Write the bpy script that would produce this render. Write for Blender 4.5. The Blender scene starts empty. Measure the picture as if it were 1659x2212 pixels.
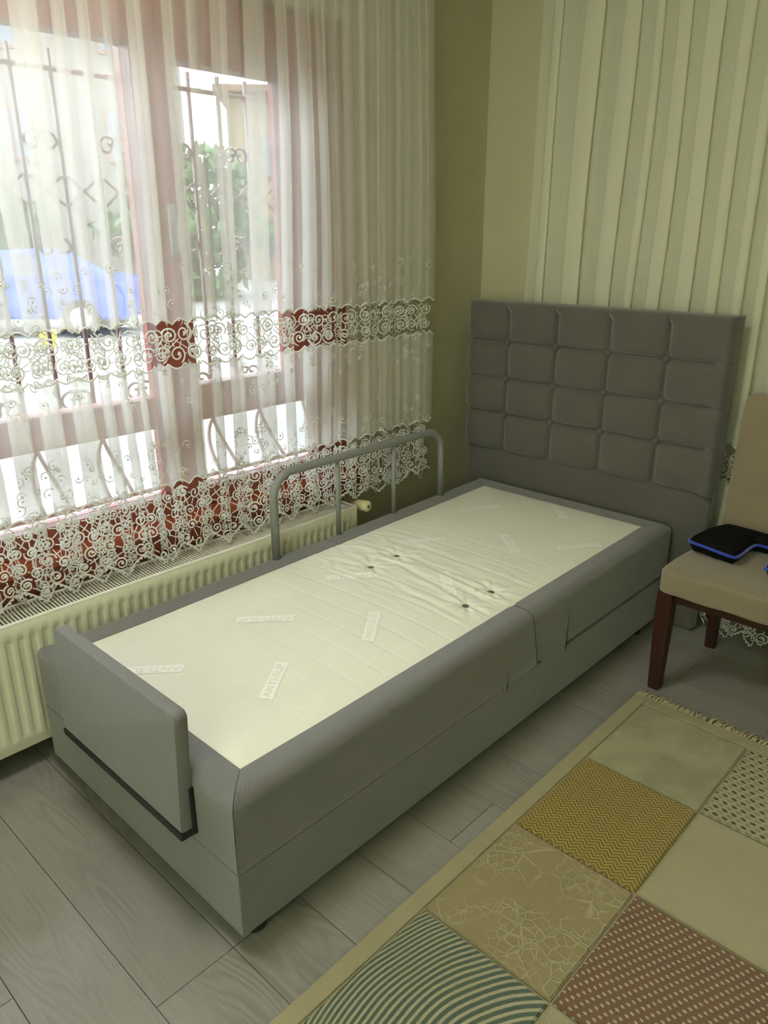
import bpy, bmesh, math, random
import numpy as np
from mathutils import Vector, Matrix

random.seed(7)
R = math.radians
PI = math.pi
SC = bpy.context.scene
COL = SC.collection

# ------------------------------------------------------------------ camera
CAM = (1.0506, -0.6748, 1.4520)
YAW, PITCH, ROLL, FPX = R(-43.3416), R(19.978), R(-0.078), 1640.4
cd = bpy.data.cameras.new('camera')
cam = bpy.data.objects.new('camera', cd)
COL.objects.link(cam)
_f = Vector((math.sin(YAW)*math.cos(PITCH), math.cos(YAW)*math.cos(PITCH), -math.sin(PITCH)))
_r = Vector((math.cos(YAW), -math.sin(YAW), 0))
_u = _r.cross(_f)
_r2 = _r*math.cos(ROLL)+_u*math.sin(ROLL)
_u2 = _u*math.cos(ROLL)-_r*math.sin(ROLL)
m = Matrix.Identity(4)
for i in range(3):
    m[i][0], m[i][1], m[i][2], m[i][3] = _r2[i], _u2[i], -_f[i], CAM[i]
cam.matrix_world = m
cd.sensor_fit = 'HORIZONTAL'
cd.sensor_width = 36.0
cd.lens = FPX/1659.0*36.0
cd.clip_start = 0.02
SC.camera = cam

# ------------------------------------------------------------------ world and exposure
SKY = 9.0
w = bpy.data.worlds.new('overcast_sky')
SC.world = w
w.use_nodes = True
bg = w.node_tree.nodes['Background']
bg.inputs[0].default_value = (0.86, 0.93, 1.04, 1)
bg.inputs[1].default_value = SKY
SC.view_settings.view_transform = 'Standard'
SC.view_settings.look = 'None'
SC.view_settings.gamma = 1.0
SC.view_settings.use_curve_mapping = False
SC.view_settings.exposure = 0.24
SC.cycles.use_denoising = True
SC.cycles.max_bounces = 6
SC.cycles.diffuse_bounces = 4
SC.cycles.glossy_bounces = 2
SC.cycles.transparent_max_bounces = 16
SC.cycles.use_adaptive_sampling = True
SC.cycles.adaptive_threshold = 0.13
SC.cycles.use_light_tree = False
SC.cycles.sample_clamp_indirect = 6.0
SC.cycles.caustics_reflective = False
SC.cycles.caustics_refractive = False

# room extents
XL, YB, XR, YF, ZC = -1.10, 2.25, 3.1, -2.7, 2.55
WIN_Y0, WIN_Y1, WIN_Z0, WIN_Z1 = -1.50, 1.43, 0.56, 2.14      # window in the left wall
FW_X0, FW_X1, FW_Z0, FW_Z1 = -0.2, 2.6, 0.45, 2.38            # added fill window in the wall behind the camera

def portal(name, loc, rot, sx, sy):
    l = bpy.data.lights.new(name, 'AREA')
    l.shape = 'RECTANGLE'; l.size = sx; l.size_y = sy
    l.cycles.is_portal = True
    o = bpy.data.objects.new(name, l); COL.objects.link(o)
    o.location = loc; o.rotation_euler = rot
    return o
portal('window_portal', (XL-0.26, (WIN_Y0+WIN_Y1)/2, (WIN_Z0+WIN_Z1)/2), (0, R(-90), 0), WIN_Z1-WIN_Z0, WIN_Y1-WIN_Y0)
portal('fill_window_portal', ((FW_X0+FW_X1)/2, YF-0.26, (FW_Z0+FW_Z1)/2), (R(90), 0, 0), FW_X1-FW_X0, FW_Z1-FW_Z0)  # portal of the added rear window

# ------------------------------------------------------------------ material helpers
def srgb(r, g, b):
    f = lambda c: (c/255/12.92) if c/255 <= 0.04045 else ((c/255+0.055)/1.055)**2.4
    return (f(r), f(g), f(b), 1)

class NT:
    def __init__(s, name):
        s.m = bpy.data.materials.new(name); s.m.use_nodes = True
        s.t = s.m.node_tree; s.n = s.t.nodes; s.l = s.t.links
        s.b = s.n['Principled BSDF']; s.out = s.n['Material Output']
    def add(s, typ, **kw):
        nd = s.n.new(typ)
        for k, v in kw.items():
            if k.startswith('i_'):
                key = k[2:]; key = int(key) if key.isdigit() else key
                s.set(nd.inputs[key], v)
            else: setattr(nd, k, v)
        return nd
    def set(s, inp, v):
        if isinstance(v, bpy.types.NodeSocket): s.l.new(v, inp)
        else: inp.default_value = v
    def math(s, op, a, b=None, c=None):
        nd = s.n.new('ShaderNodeMath'); nd.operation = op
        for i, v in enumerate((a, b, c)):
            if v is not None: s.set(nd.inputs[i], v)
        return nd.outputs[0]
    def mix(s, f, a, b):
        nd = s.n.new('ShaderNodeMix'); nd.data_type = 'RGBA'
        s.set(nd.inputs[0], f); s.set(nd.inputs[6], a); s.set(nd.inputs[7], b)
        return nd.outputs[2]
    def coord(s, out='Object', scale=(1, 1, 1), rot=(0, 0, 0)):
        c = s.n.new('ShaderNodeTexCoord'); mp = s.n.new('ShaderNodeMapping')
        s.l.new(c.outputs[out], mp.inputs[0]); mp.inputs['Scale'].default_value = scale; mp.inputs['Rotation'].default_value = rot
        return mp.outputs[0]
    def noise(s, vec, scale, detail=3, rough=0.55, out='Fac'):
        nd = s.add('ShaderNodeTexNoise'); s.l.new(vec, nd.inputs['Vector'])
        nd.inputs['Scale'].default_value = scale; nd.inputs['Detail'].default_value = detail; nd.inputs['Roughness'].default_value = rough
        return nd.outputs[out]
    def ramp(s, f, lo, hi):
        nd = s.add('ShaderNodeMapRange'); s.set(nd.inputs[0], f); nd.inputs[1].default_value = lo; nd.inputs[2].default_value = hi
        return nd.outputs[0]
    def bump(s, h, strength=0.3, dist=0.002):
        nd = s.add('ShaderNodeBump'); s.set(nd.inputs['Height'], h)
        nd.inputs['Strength'].default_value = strength; nd.inputs['Distance'].default_value = dist
        s.l.new(nd.outputs[0], s.b.inputs['Normal'])
    def base(s, col, rough=0.6, spec=0.3, metal=0.0):
        s.set(s.b.inputs['Base Color'], col); s.b.inputs['Roughness'].default_value = rough
        s.b.inputs['Specular IOR Level'].default_value = spec; s.b.inputs['Metallic'].default_value = metal
        return s

def plain(name, col, rough=0.6, spec=0.3, metal=0.0, var=0.12, scale=6.0, bump=0.0, bscale=200):
    t = NT(name); v = t.coord()
    f = t.noise(v, scale, 4)
    dark = tuple(c*(1-var) for c in col[:3])+(1,); light = tuple(min(1, c*(1+var)) for c in col[:3])+(1,)
    t.base(t.mix(f, dark, light), rough, spec, metal)
    if bump: t.bump(t.noise(v, bscale, 2), bump, 0.001)
    return t.m

def mat_fabric(name, col, sc=520, twill=True, var=0.10):
    t = NT(name); v = t.coord()
    f = t.noise(v, 9, 5); g = t.noise(v, sc, 1)
    wv = t.add('ShaderNodeTexWave', wave_type='BANDS', bands_direction='DIAGONAL'); t.l.new(v, wv.inputs['Vector'])
    wv.inputs['Scale'].default_value = 62; wv.inputs['Distortion'].default_value = 0.6; wv.inputs['Detail'].default_value = 1
    h = t.math('ADD', t.math('MULTIPLY', wv.outputs['Fac'], 0.55 if twill else 0.1), t.math('MULTIPLY', g, 0.6))
    k = t.math('ADD', t.math('MULTIPLY', f, 0.55), t.math('MULTIPLY', h, 0.45))
    dark = tuple(c*(1-2.0*var) for c in col[:3])+(1,); light = tuple(min(1, c*(1+1.6*var)) for c in col[:3])+(1,)
    t.base(t.mix(k, dark, light), 0.92, 0.12)
    t.b.inputs['Sheen Weight'].default_value = 0.45
    t.b.inputs['Sheen Roughness'].default_value = 0.5
    t.bump(h, 0.35, 0.0012)
    return t.m

def mat_wall(name, col):
    t = NT(name); v = t.coord()
    f = t.noise(v, 2.2, 4)
    t.base(t.mix(f, tuple(c*0.93 for c in col[:3])+(1,), tuple(c*1.06 for c in col[:3])+(1,)), 0.75, 0.2)
    t.bump(t.noise(v, 160, 3), 0.12, 0.0015)
    return t.m

def mat_floor():
    t = NT('grey_oak_laminate')
    oi = t.add('ShaderNodeObjectInfo')
    tc = t.add('ShaderNodeTexCoord')
    off = t.add('ShaderNodeVectorMath', operation='SCALE'); off.inputs[0].default_value = (37.0, 11.0, 5.0); t.l.new(oi.outputs['Random'], off.inputs['Scale'])
    ad = t.add('ShaderNodeVectorMath', operation='ADD'); t.l.new(tc.outputs['Object'], ad.inputs[0]); t.l.new(off.outputs[0], ad.inputs[1])
    def mp(sc):
        q = t.add('ShaderNodeMapping'); t.l.new(ad.outputs[0], q.inputs[0]); q.inputs['Scale'].default_value = sc; return q.outputs[0]
    # cathedral figure: contour lines of a stretched noise
    n1 = t.noise(mp((1.3, 7.5, 1)), 1.0, 2, 0.45)
    rings = t.math('ABSOLUTE', t.math('SINE', t.math('MULTIPLY', n1, 62.0)))
    rings = t.math('POWER', rings, 3.0)
    mask = t.ramp(t.noise(mp((1.1, 5.0, 1)), 1.4, 2), 0.46, 0.66)
    fine = t.noise(mp((6, 210, 1)), 1.0, 4, 0.65)
    broad = t.noise(mp((1.0, 4.0, 1)), 1.5, 3)
    c0 = t.mix(broad, srgb(138, 136, 130), srgb(158, 156, 150))
    c1 = t.mix(t.math('MULTIPLY', t.math('MULTIPLY', rings, mask), 0.42), c0, srgb(100, 95, 84))
    c2 = t.mix(t.math('MULTIPLY', t.ramp(fine, 0.35, 0.8), 0.35), c1, srgb(100, 96, 86))
    hsv = t.add('ShaderNodeHueSaturation'); t.set(hsv.inputs['Color'], c2)
    t.set(hsv.inputs['Value'], t.math('ADD', t.math('MULTIPLY', oi.outputs['Random'], 0.07), 0.98))
    t.base(hsv.outputs[0], 0.32, 0.9)
    t.bump(t.math('ADD', fine, t.math('MULTIPLY', rings, 0.3)), 0.10, 0.0008)
    return t.m

def mat_sheer(name, col, opac):
    t = NT(name); t.n.remove(t.b)
    v = t.coord()
    wv = t.noise(v, 900, 1)
    fac = t.math('ADD', t.math('MULTIPLY', wv, 0.16), opac-0.08)
    tr = t.add('ShaderNodeBsdfTransparent')
    df = t.add('ShaderNodeBsdfDiffuse'); df.inputs[0].default_value = col
    tl = t.add('ShaderNodeBsdfTranslucent'); tl.inputs[0].default_value = col
    mx = t.add('ShaderNodeMixShader'); mx.inputs[0].default_value = 0.56
    t.l.new(df.outputs[0], mx.inputs[1]); t.l.new(tl.outputs[0], mx.inputs[2])
    if opac >= 0.95:
        t.l.new(mx.outputs[0], t.out.inputs[0]); return t.m
    m2 = t.add('ShaderNodeMixShader'); t.set(m2.inputs[0], fac)
    t.l.new(tr.outputs[0], m2.inputs[1]); t.l.new(mx.outputs[0], m2.inputs[2])
    t.l.new(m2.outputs[0], t.out.inputs[0])
    return t.m

def mat_thread(name, col):
    t = NT(name); t.n.remove(t.b); v = t.coord()
    g = t.noise(v, 400, 1)
    c = t.mix(g, tuple(q*0.90 for q in col[:3])+(1,), col)
    df = t.add('ShaderNodeBsdfDiffuse'); t.set(df.inputs[0], c)
    tl = t.add('ShaderNodeBsdfTranslucent'); tl.inputs[0].default_value = col
    mx = t.add('ShaderNodeMixShader'); mx.inputs[0].default_value = 0.42
    t.l.new(df.outputs[0], mx.inputs[1]); t.l.new(tl.outputs[0], mx.inputs[2]); t.l.new(mx.outputs[0], t.out.inputs[0])
    return t.m

def mat_glass():
    t = NT('window_glass'); t.n.remove(t.b)
    tr = t.add('ShaderNodeBsdfTransparent'); tr.inputs[0].default_value = (0.95, 0.97, 0.96, 1)
    gl = t.add('ShaderNodeBsdfGlossy'); gl.inputs['Roughness'].default_value = 0.03
    fr = t.add('ShaderNodeFresnel'); fr.inputs[0].default_value = 1.45
    mx = t.add('ShaderNodeMixShader'); t.l.new(fr.outputs[0], mx.inputs[0])
    t.l.new(tr.outputs[0], mx.inputs[1]); t.l.new(gl.outputs[0], mx.inputs[2]); t.l.new(mx.outputs[0], t.out.inputs[0])
    return t.m

def mat_wood(name, c0, c1, axis=2, rough=0.4):
    t = NT(name)
    sc = [40, 40, 40]; sc[axis] = 3
    v = t.coord(scale=tuple(sc))
    g = t.noise(v, 1.0, 4, 0.6)
    t.base(t.mix(g, c0, c1), rough, 0.4)
    return t.m

def mat_mattress():
    t = NT('quilted_mattress_cover'); v = t.coord()
    vo = t.add('ShaderNodeTexVoronoi', feature='F1'); t.l.new(v, vo.inputs['Vector']); vo.inputs['Scale'].default_value = 260
    f = t.noise(v, 5, 3)
    t.base(t.mix(f, srgb(228, 227, 212), srgb(238, 237, 224)), 0.85, 0.15)
    t.bump(vo.outputs['Distance'], 0.35, 0.0016)
    return t.m

M = {}
M['wall'] = mat_wall('olive_green_paint', srgb(184, 180, 150))
M['ceil'] = mat_wall('warm_cream_ceiling_paint', srgb(236, 230, 200))
M['floor'] = mat_floor()
M['basebd'] = plain('grey_baseboard', srgb(140, 138, 128), 0.5)
M['frame'] = mat_wood('mahogany_window_frame', srgb(132, 66, 52), srgb(166, 90, 72), 1, 0.38)
M['sill'] = plain('terracotta_sill_stone', srgb(188, 96, 66), 0.35, 0.4, var=0.25, scale=30)
M['glass'] = mat_glass()
M['fabric'] = mat_fabric('grey_bed_upholstery', srgb(118, 117, 118))
M['fabric_hb'] = mat_fabric('grey_headboard_linen', srgb(97, 94, 89), twill=False)
M['dark'] = plain('black_metal', srgb(40, 40, 38), 0.45)
M['mattress'] = mat_mattress()
M['slip'] = plain('woven_white_tag', srgb(250, 249, 240), 0.5)
M['letters'] = plain('woven_grey_letters', srgb(231, 230, 213), 0.8)
M['eyelet'] = plain('grey_eyelet', srgb(104, 102, 96), 0.5)
M['railgrey'] = plain('grey_painted_steel', srgb(136, 138, 136), 0.42, 0.4, bump=0.05)
M['radiator'] = plain('cream_radiator_enamel', srgb(226, 224, 200), 0.38, 0.4, var=0.03)
M['grille'] = plain('white_radiator_grille', srgb(240, 238, 226), 0.35, 0.4, var=0.03)
M['raddark'] = plain('radiator_inner_grey', srgb(84, 83, 78), 0.7)
M['valve'] = plain('ivory_plastic', srgb(232, 222, 178), 0.4)
M['sheer'] = mat_sheer('white_sheer_voile', srgb(248, 246, 240), 0.44)
M['sheer2'] = mat_sheer('cream_voile', srgb(246, 244, 228), 1.0)
M['thread'] = mat_thread('white_lace_thread', srgb(252, 251, 246))
M['track'] = plain('white_curtain_track', srgb(225, 223, 210), 0.5)
M['suede'] = mat_fabric('beige_suede', srgb(138, 124, 102), sc=240, twill=False, var=0.14)
M['legwood'] = mat_wood('dark_cherry_wood', srgb(42, 22, 14), srgb(64, 36, 24), 2, 0.35)
M['black'] = mat_fabric('black_mesh_fabric', srgb(18, 18, 17), sc=900, twill=False)
M['black'].node_tree.nodes['Principled BSDF'].inputs['Sheen Weight'].default_value = 0.0
M['bluepipe'] = mat_fabric('cobalt_blue_piping', srgb(40, 72, 190), sc=600, twill=False)
M['iron'] = plain('weathered_wrought_iron', srgb(160, 144, 144), 0.6)
M['paving'] = plain('pale_concrete_paving', srgb(122, 120, 117), 0.8, var=0.12, scale=1.2)
M['leaf'] = plain('green_foliage', srgb(60, 84, 46), 0.6, var=0.5, scale=3)
M['bark'] = plain('brown_bark', srgb(84, 66, 50), 0.9)
M['facade'] = plain('beige_facade_render', srgb(120, 106, 80), 0.9)
M['facade2'] = plain('pale_facade_render', srgb(104, 100, 92), 0.9)
M['rooftile'] = plain('brown_roof_edge', srgb(120, 92, 78), 0.8)
M['shutter'] = plain('dark_window_glass', srgb(70, 78, 88), 0.2, 0.5)
M['carblue'] = plain('blue_car_paint', srgb(26, 60, 150), 0.25, 0.5, var=0.04)
M['carglass'] = plain('tinted_car_glass', srgb(40, 52, 84), 0.1, 0.6)
M['tyre'] = plain('black_rubber', srgb(30, 30, 30), 0.8)
M['yellow'] = plain('yellow_plastic', srgb(228, 202, 60), 0.4)
M['chrome'] = plain('brushed_metal', srgb(190, 188, 184), 0.35, 0.5, 0.6)

# ------------------------------------------------------------------ object helpers
def tag(o, label=None, cat=None, group=None, kind=None):
    if label: o['label'] = label
    if cat: o['category'] = cat
    if group: o['group'] = group
    if kind: o['kind'] = kind
    return o

def empty(name, loc=(0, 0, 0), rz=0.0, parent=None):
    o = bpy.data.objects.new(name, None); COL.objects.link(o)
    o.empty_display_size = 0.05
    o.location = loc; o.rotation_euler = (0, 0, rz); o.parent = parent
    return o

def link_mesh(name, me, mat, parent=None, loc=(0, 0, 0), smooth=False):
    if mat is not None and len(me.materials) == 0: me.materials.append(mat)
    if smooth:
        me.polygons.foreach_set('use_smooth', [True]*len(me.polygons))
    o = bpy.data.objects.new(name, me); COL.objects.link(o)
    o.parent = parent; o.location = loc
    return o

def from_bm(name, bm, mat, parent=None, loc=(0, 0, 0), smooth=False):
    me = bpy.data.meshes.new(name); bm.normal_update(); bm.to_mesh(me); bm.free()
    return link_mesh(name, me, mat, parent, loc, smooth)

def box_into(bm, x0, x1, y0, y1, z0, z1):
    vs = [bm.verts.new(c) for c in ((x0, y0, z0), (x1, y0, z0), (x1, y1, z0), (x0, y1, z0), (x0, y0, z1), (x1, y0, z1), (x1, y1, z1), (x0, y1, z1))]
    fs = [bm.faces.new([vs[i] for i in q]) for q in ((3, 2, 1, 0), (4, 5, 6, 7), (0, 1, 5, 4), (1, 2, 6, 5), (2, 3, 7, 6), (3, 0, 4, 7))]
    return vs, fs

def box(name, mat, parent, x0, x1, y0, y1, z0, z1, bev=0.0, seg=2, smooth=None):
    bm = bmesh.new(); box_into(bm, x0, x1, y0, y1, z0, z1)
    if bev:
        bmesh.ops.bevel(bm, geom=bm.edges[:], offset=bev, segments=seg, affect='EDGES', profile=0.5)
    o = from_bm(name, bm, mat, parent, smooth=bool(bev and seg > 1) if smooth is None else smooth)
    if bev and seg > 1:
        wn = o.modifiers.new('weighted', 'WEIGHTED_NORMAL'); wn.weight = 100; wn.keep_sharp = False
    return o

def tube_mesh(name, pts, rad, seg=10, closed=False, cap=True):
    """pts list of Vector; rad number or list"""
    pts = [Vector(p) for p in pts]; n = len(pts)
    rads = rad if isinstance(rad, (list, tuple)) else [rad]*n
    verts, faces = [], []
    prev = None
    for i in range(n):
        a = pts[(i-1) % n] if (closed or i > 0) else pts[0]
        b = pts[(i+1) % n] if (closed or i < n-1) else pts[-1]
        t = (b-a).normalized()
        if prev is None:
            up = Vector((0, 0, 1)) if abs(t.z) < 0.9 else Vector((1, 0, 0))
            nrm = t.cross(up).normalized()
        else:
            nrm = (prev - t*prev.dot(t)).normalized()
        prev = nrm; bn = t.cross(nrm)
        for k in range(seg):
            a2 = 2*PI*k/seg
            verts.append(pts[i]+(nrm*math.cos(a2)+bn*math.sin(a2))*rads[i])
    rows = n if closed else n-1
    for i in range(rows):
        j = (i+1) % n
        for k in range(seg):
            k2 = (k+1) % seg
            faces.append((i*seg+k, i*seg+k2, j*seg+k2, j*seg+k))
    if cap and not closed:
        faces.append(tuple(range(seg))[::-1]); faces.append(tuple((n-1)*seg+k for k in range(seg)))
    me = bpy.data.meshes.new(name); me.from_pydata([tuple(v) for v in verts], [], faces); me.update()
    return me

def tube(name, mat, parent, pts, rad, seg=10, closed=False, smooth=True):
    return link_mesh(name, tube_mesh(name, pts, rad, seg, closed), mat, parent, smooth=smooth)

def grid_mesh(name, P):
    """P: array (nu,nv,3)"""
    nu, nv = P.shape[:2]
    me = bpy.data.meshes.new(name)
    idx = np.arange(nu*nv).reshape(nu, nv)
    f = np.stack([idx[:-1, :-1], idx[1:, :-1], idx[1:, 1:], idx[:-1, 1:]], -1).reshape(-1, 4)
    me.from_pydata(P.reshape(-1, 3).tolist(), [], f.tolist()); me.update()
    return me

# ------------------------------------------------------------------ room shell
fl = box('floor', M['floor'], None, XL-0.2, XR+0.2, YF-0.2, YB+0.2, -0.12, -0.010)
tag(fl, 'grey oak laminate floor of the bedroom', kind='structure')
PW = 0.1877
row0 = -0.008-PW*8
joints = {8: -0.03-1.2*1, 5: -0.26, 6: 0.25, 11: 0.12, 9: 0.62, 10: -0.55, 12: 0.85, 13: 0.2, 14: -0.4}
ri = 0
y = row0
while y < YB:
    k = round((y+0.008)/PW)           # row index relative to the seam under the bed foot
    kk = k+8
    js = joints.get(kk, (kk*0.437) % 1.2)
    if kk == 7: js = -0.03            # the row in front of the bed foot has its joint here
    x = js-1.2*4
    while x < XR:
        a, b = max(x, XL), min(x+1.2, XR)
        ya, yb = max(y, YF), min(y+PW, YB)
        if b-a > 0.02 and yb-ya > 0.02:
            bm = bmesh.new()
            g = 0.0008
            vs, fs = box_into(bm, -(b-a)/2+g, (b-a)/2-g, -(yb-ya)/2+g, (yb-ya)/2-g, -0.010, 0.0)
            from_bm('plank', bm, M['floor'], fl, ((a+b)/2, (ya+yb)/2, 0))
        x += 1.2
    y += PW

bm = bmesh.new()
box_into(bm, XL-0.2, XL, YF-0.2, WIN_Y0, -0.12, ZC)
box_into(bm, XL-0.2, XL, WIN_Y1, YB+0.2, -0.12, ZC)
box_into(bm, XL-0.2, XL, WIN_Y0, WIN_Y1, -0.12, WIN_Z0-0.06)
box_into(bm, XL-0.2, XL, WIN_Y0, WIN_Y1, WIN_Z1, ZC)
wl = from_bm('wall_left', bm, M['wall']); tag(wl, 'olive green painted wall with the window', kind='structure')
wb = box('wall_back', M['wall'], None, XL, XR, YB, YB+0.2, -0.12, ZC); tag(wb, 'olive green painted wall behind the headboard', kind='structure')
wr = box('wall_right', M['wall'], None, XR, XR+0.2, YF-0.2, YB+0.2, -0.12, ZC); tag(wr, 'olive green side wall', kind='structure')
bm = bmesh.new()
box_into(bm, XL, FW_X0, YF-0.2, YF, -0.12, ZC); box_into(bm, FW_X1, XR, YF-0.2, YF, -0.12, ZC)
box_into(bm, FW_X0, FW_X1, YF-0.2, YF, -0.12, FW_Z0); box_into(bm, FW_X0, FW_X1, YF-0.2, YF, FW_Z1, ZC)
wf = from_bm('wall_front', bm, M['wall']); tag(wf, 'olive green wall with the added unseen window', kind='structure')
ce = box('ceiling', M['ceil'], None, XL-0.2, XR+0.2, YF-0.2, YB+0.2, ZC, ZC+0.15); tag(ce, 'warm cream ceiling', kind='structure')
bb = box('baseboard_left', M['basebd'], None, XL, XL+0.014, YF, YB, 0, 0.075, 0.004, 1); tag(bb, 'grey baseboard under the radiator', kind='structure')
bb = box('baseboard_back', M['basebd'], None, XL+0.014, XR, YB-0.014, YB, 0, 0.075, 0.004, 1); tag(bb, 'grey baseboard along the back wall', kind='structure')

# ------------------------------------------------------------------ window 1 (behind the lace curtain)
win = empty('window_1', (XL-0.06, WIN_Y1, WIN_Z0))
tag(win, 'mahogany brown window with two panes and a transom', kind='structure')
win_off = Vector(win.location)
def wbox(name, mat, x0, x1, y0, y1, z0, z1, bev=0.006, parent=None):
    o = box(name, mat, None, x0, x1, y0, y1, z0, z1, bev, 2)
    o.data.transform(Matrix.Translation(-win_off)); o.parent = parent or win
    return o
FX0, FX1 = XL-0.11, XL-0.035
wbox('window_frame', M['frame'], FX0, FX1, 1.27, WIN_Y1, WIN_Z0, WIN_Z1)            # jamb
wbox('window_frame', M['frame'], FX0, FX1, WIN_Y0, 1.27, 1.96, WIN_Z1)              # head
wbox('window_frame', M['frame'], FX0, FX1, WIN_Y0, 1.27, WIN_Z0, 0.63)              # bottom rail
wbox('mullion', M['frame'], FX0-0.005, FX1+0.012, 0.600, 0.735, 0.63, 1.96)
wbox('mullion', M['frame'], FX0-0.005, FX1+0.012, -0.86, -0.73, 0.63, 1.96)
wbox('transom', M['frame'], FX0, FX1+0.004, 0.735, 1.27, 0.865, 0.985)
wbox('transom', M['frame'], FX0, FX1+0.004, -0.73, 0.600, 0.865, 0.965)
wbox('transom', M['frame'], FX0, FX1+0.004, WIN_Y0, -0.86, 0.865, 0.965)
wbox('sash_stile', M['frame'], FX0, FX1+0.008, 1.150, 1.27, 0.985, 1.96)
wbox('sash_rail', M['frame'], FX0, FX1+0.008, 0.735, 1.150, 1.935, 1.96)
for (a, b) in ((WIN_Y0, -0.86), (-0.73, 0.600), (0.735, 1.27)):
    for (c, d) in ((0.63, 0.865), (0.975, 1.96)):
        bm = bmesh.new(); box_into(bm, XL-0.08, XL-0.074, a, b, c, d)
        o = from_bm('pane', bm, M['glass']); o.data.transform(Matrix.Translation(-win_off)); o.parent = win
hd = wbox('handle_plate', M['chrome'], FX1+0.012, FX1+0.020, 0.672, 0.702, 1.40, 1.545, 0.004)
o = wbox('handle', M['chrome'], FX1+0.020, FX1+0.050, 0.680, 0.694, 1.40, 1.50, 0.005)
wbox('sill', M['sill'], XL-0.11, XL+0.022, WIN_Y0-0.03, WIN_Y1+0.02, WIN_Z0-0.035, WIN_Z0, 0.006)
wbox('sill_apron', M['frame'], XL, XL+0.012, WIN_Y0-0.03, WIN_Y1+0.02, WIN_Z0-0.105, WIN_Z0-0.035, 0.003)

# unseen window added behind the camera to let in fill light
fill_win = empty('fill_window', (FW_X0, YF, FW_Z0)); tag(fill_win, 'unseen white framed window added in the opposite wall for fill light', kind='structure')
for (a, b, c, d) in ((FW_X0, FW_X0+0.06, FW_Z0, FW_Z1), (FW_X1-0.06, FW_X1, FW_Z0, FW_Z1), (FW_X0, FW_X1, FW_Z0, FW_Z0+0.06), (FW_X0, FW_X1, FW_Z1-0.06, FW_Z1), ((FW_X0+FW_X1)/2-0.03, (FW_X0+FW_X1)/2+0.03, FW_Z0, FW_Z1)):
    o = box('window_frame', M['track'], None, a, b, YF-0.12, YF-0.06, c, d); o.data.transform(Matrix.Translation(-Vector(fill_win.location))); o.parent = fill_win
o = box('pane', M['glass'], None, FW_X0, FW_X1, YF-0.095, YF-0.09, FW_Z0, FW_Z1); o.data.transform(Matrix.Translation(-Vector(fill_win.location))); o.parent = fill_win

t_ = NT('fill_tint_sheer'); t_.n.remove(t_.b)  # unseen sheer added to tint the fill light yellowish
tl_ = t_.add('ShaderNodeBsdfTranslucent'); tl_.inputs[0].default_value = (0.86, 0.85, 0.66, 1)
tp_ = t_.add('ShaderNodeBsdfTransparent'); tp_.inputs[0].default_value = (0.92, 0.92, 0.72, 1)
mx_ = t_.add('ShaderNodeMixShader'); mx_.inputs[0].default_value = 0.4
t_.l.new(tp_.outputs[0], mx_.inputs[1]); t_.l.new(tl_.outputs[0], mx_.inputs[2]); t_.l.new(mx_.outputs[0], t_.out.inputs[0])
o = box('tint_blind', t_.m, None, FW_X0+0.02, FW_X1-0.02, YF-0.03, YF-0.028, FW_Z0+0.01, FW_Z1); o.data.transform(Matrix.Translation(-Vector(fill_win.location))); o.parent = fill_win

# unseen round lamp added over the bed foot to brighten the room
lamp = empty('fill_lamp', (-0.30, -0.05, ZC)); tag(lamp, 'unseen round white lamp added over the bed foot for fill light', 'lamp')
em_ = NT('fill_lamp_glow'); em_.base(srgb(245, 245, 235), 0.5); em_.b.inputs['Emission Color'].default_value = (1.0, 0.99, 0.93, 1); em_.b.inputs['Emission Strength'].default_value = 24.0
link_mesh('fill_lamp_base', tube_mesh('fill_lamp_base', [(0, 0, 0), (0, 0, -0.03)], [0.20, 0.22], 32), M['track'], lamp)
link_mesh('fill_lamp_shade', tube_mesh('fill_lamp_shade', [(0, 0, -0.031), (0, 0, -0.045), (0, 0, -0.075), (0, 0, -0.09)], [0.24, 0.26, 0.22, 0.10], 32), em_.m, lamp, smooth=True)

# ------------------------------------------------------------------ radiator under the window
RY0, RY1, RX0, RX1, RZ0, RZ1 = -0.46, 1.272, -1.045, -0.928, 0.08, 0.470
rad = empty('radiator', ((RX0+RX1)/2, RY0, 0)); ro = Vector(rad.location)
tag(rad, 'long cream panel radiator with top grille under the window', 'radiator')
def rpart(o): o.data.transform(Matrix.Translation(-ro)); o.parent = rad; return o
# fluted front panel
ny = 52*12
ys = np.linspace(RY0+0.004, RY1-0.004, ny)
zs = np.array([RZ0, RZ0+0.03, RZ0+0.036, RZ0+0.050, RZ0+0.2, RZ1-0.062, RZ1-0.050, RZ1-0.045, RZ1-0.012, RZ1-0.004])
ph = ((ys-RY0-0.02)/0.0333) % 1.0
fl_prof = np.clip((0.36-np.abs(ph-0.5))/0.20, 0, 1); fl_prof = fl_prof*fl_prof*(3-2*fl_prof)
fl_prof[(ys < RY0+0.03) | (ys > RY1-0.03)] = 0
zmask = np.array([0, 0, 0.0, 1, 1, 1, 0.6, 0, 0, 0])
P = np.zeros((len(zs), ny, 3))
P[:, :, 1] = ys[None, :]; P[:, :, 2] = zs[:, None]
P[:, :, 0] = RX1 - 0.0042*fl_prof[None, :]*zmask[:, None]
P[-1, :, 0] -= 0.004; P[0, :, 0] -= 0.004
rpart(link_mesh('front_panel', grid_mesh('front_panel', P[::-1]), M['radiator'], smooth=True))
rpart(box('back_panel', M['radiator'], None, RX0, RX0+0.012, RY0+0.01, RY1-0.01, RZ0, RZ1-0.02, 0.003, 1))
rpart(box('convector_core', M['raddark'], None, RX0+0.02, RX1-0.02, RY0+0.02, RY1-0.02, RZ0+0.02, RZ1-0.05))
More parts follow.
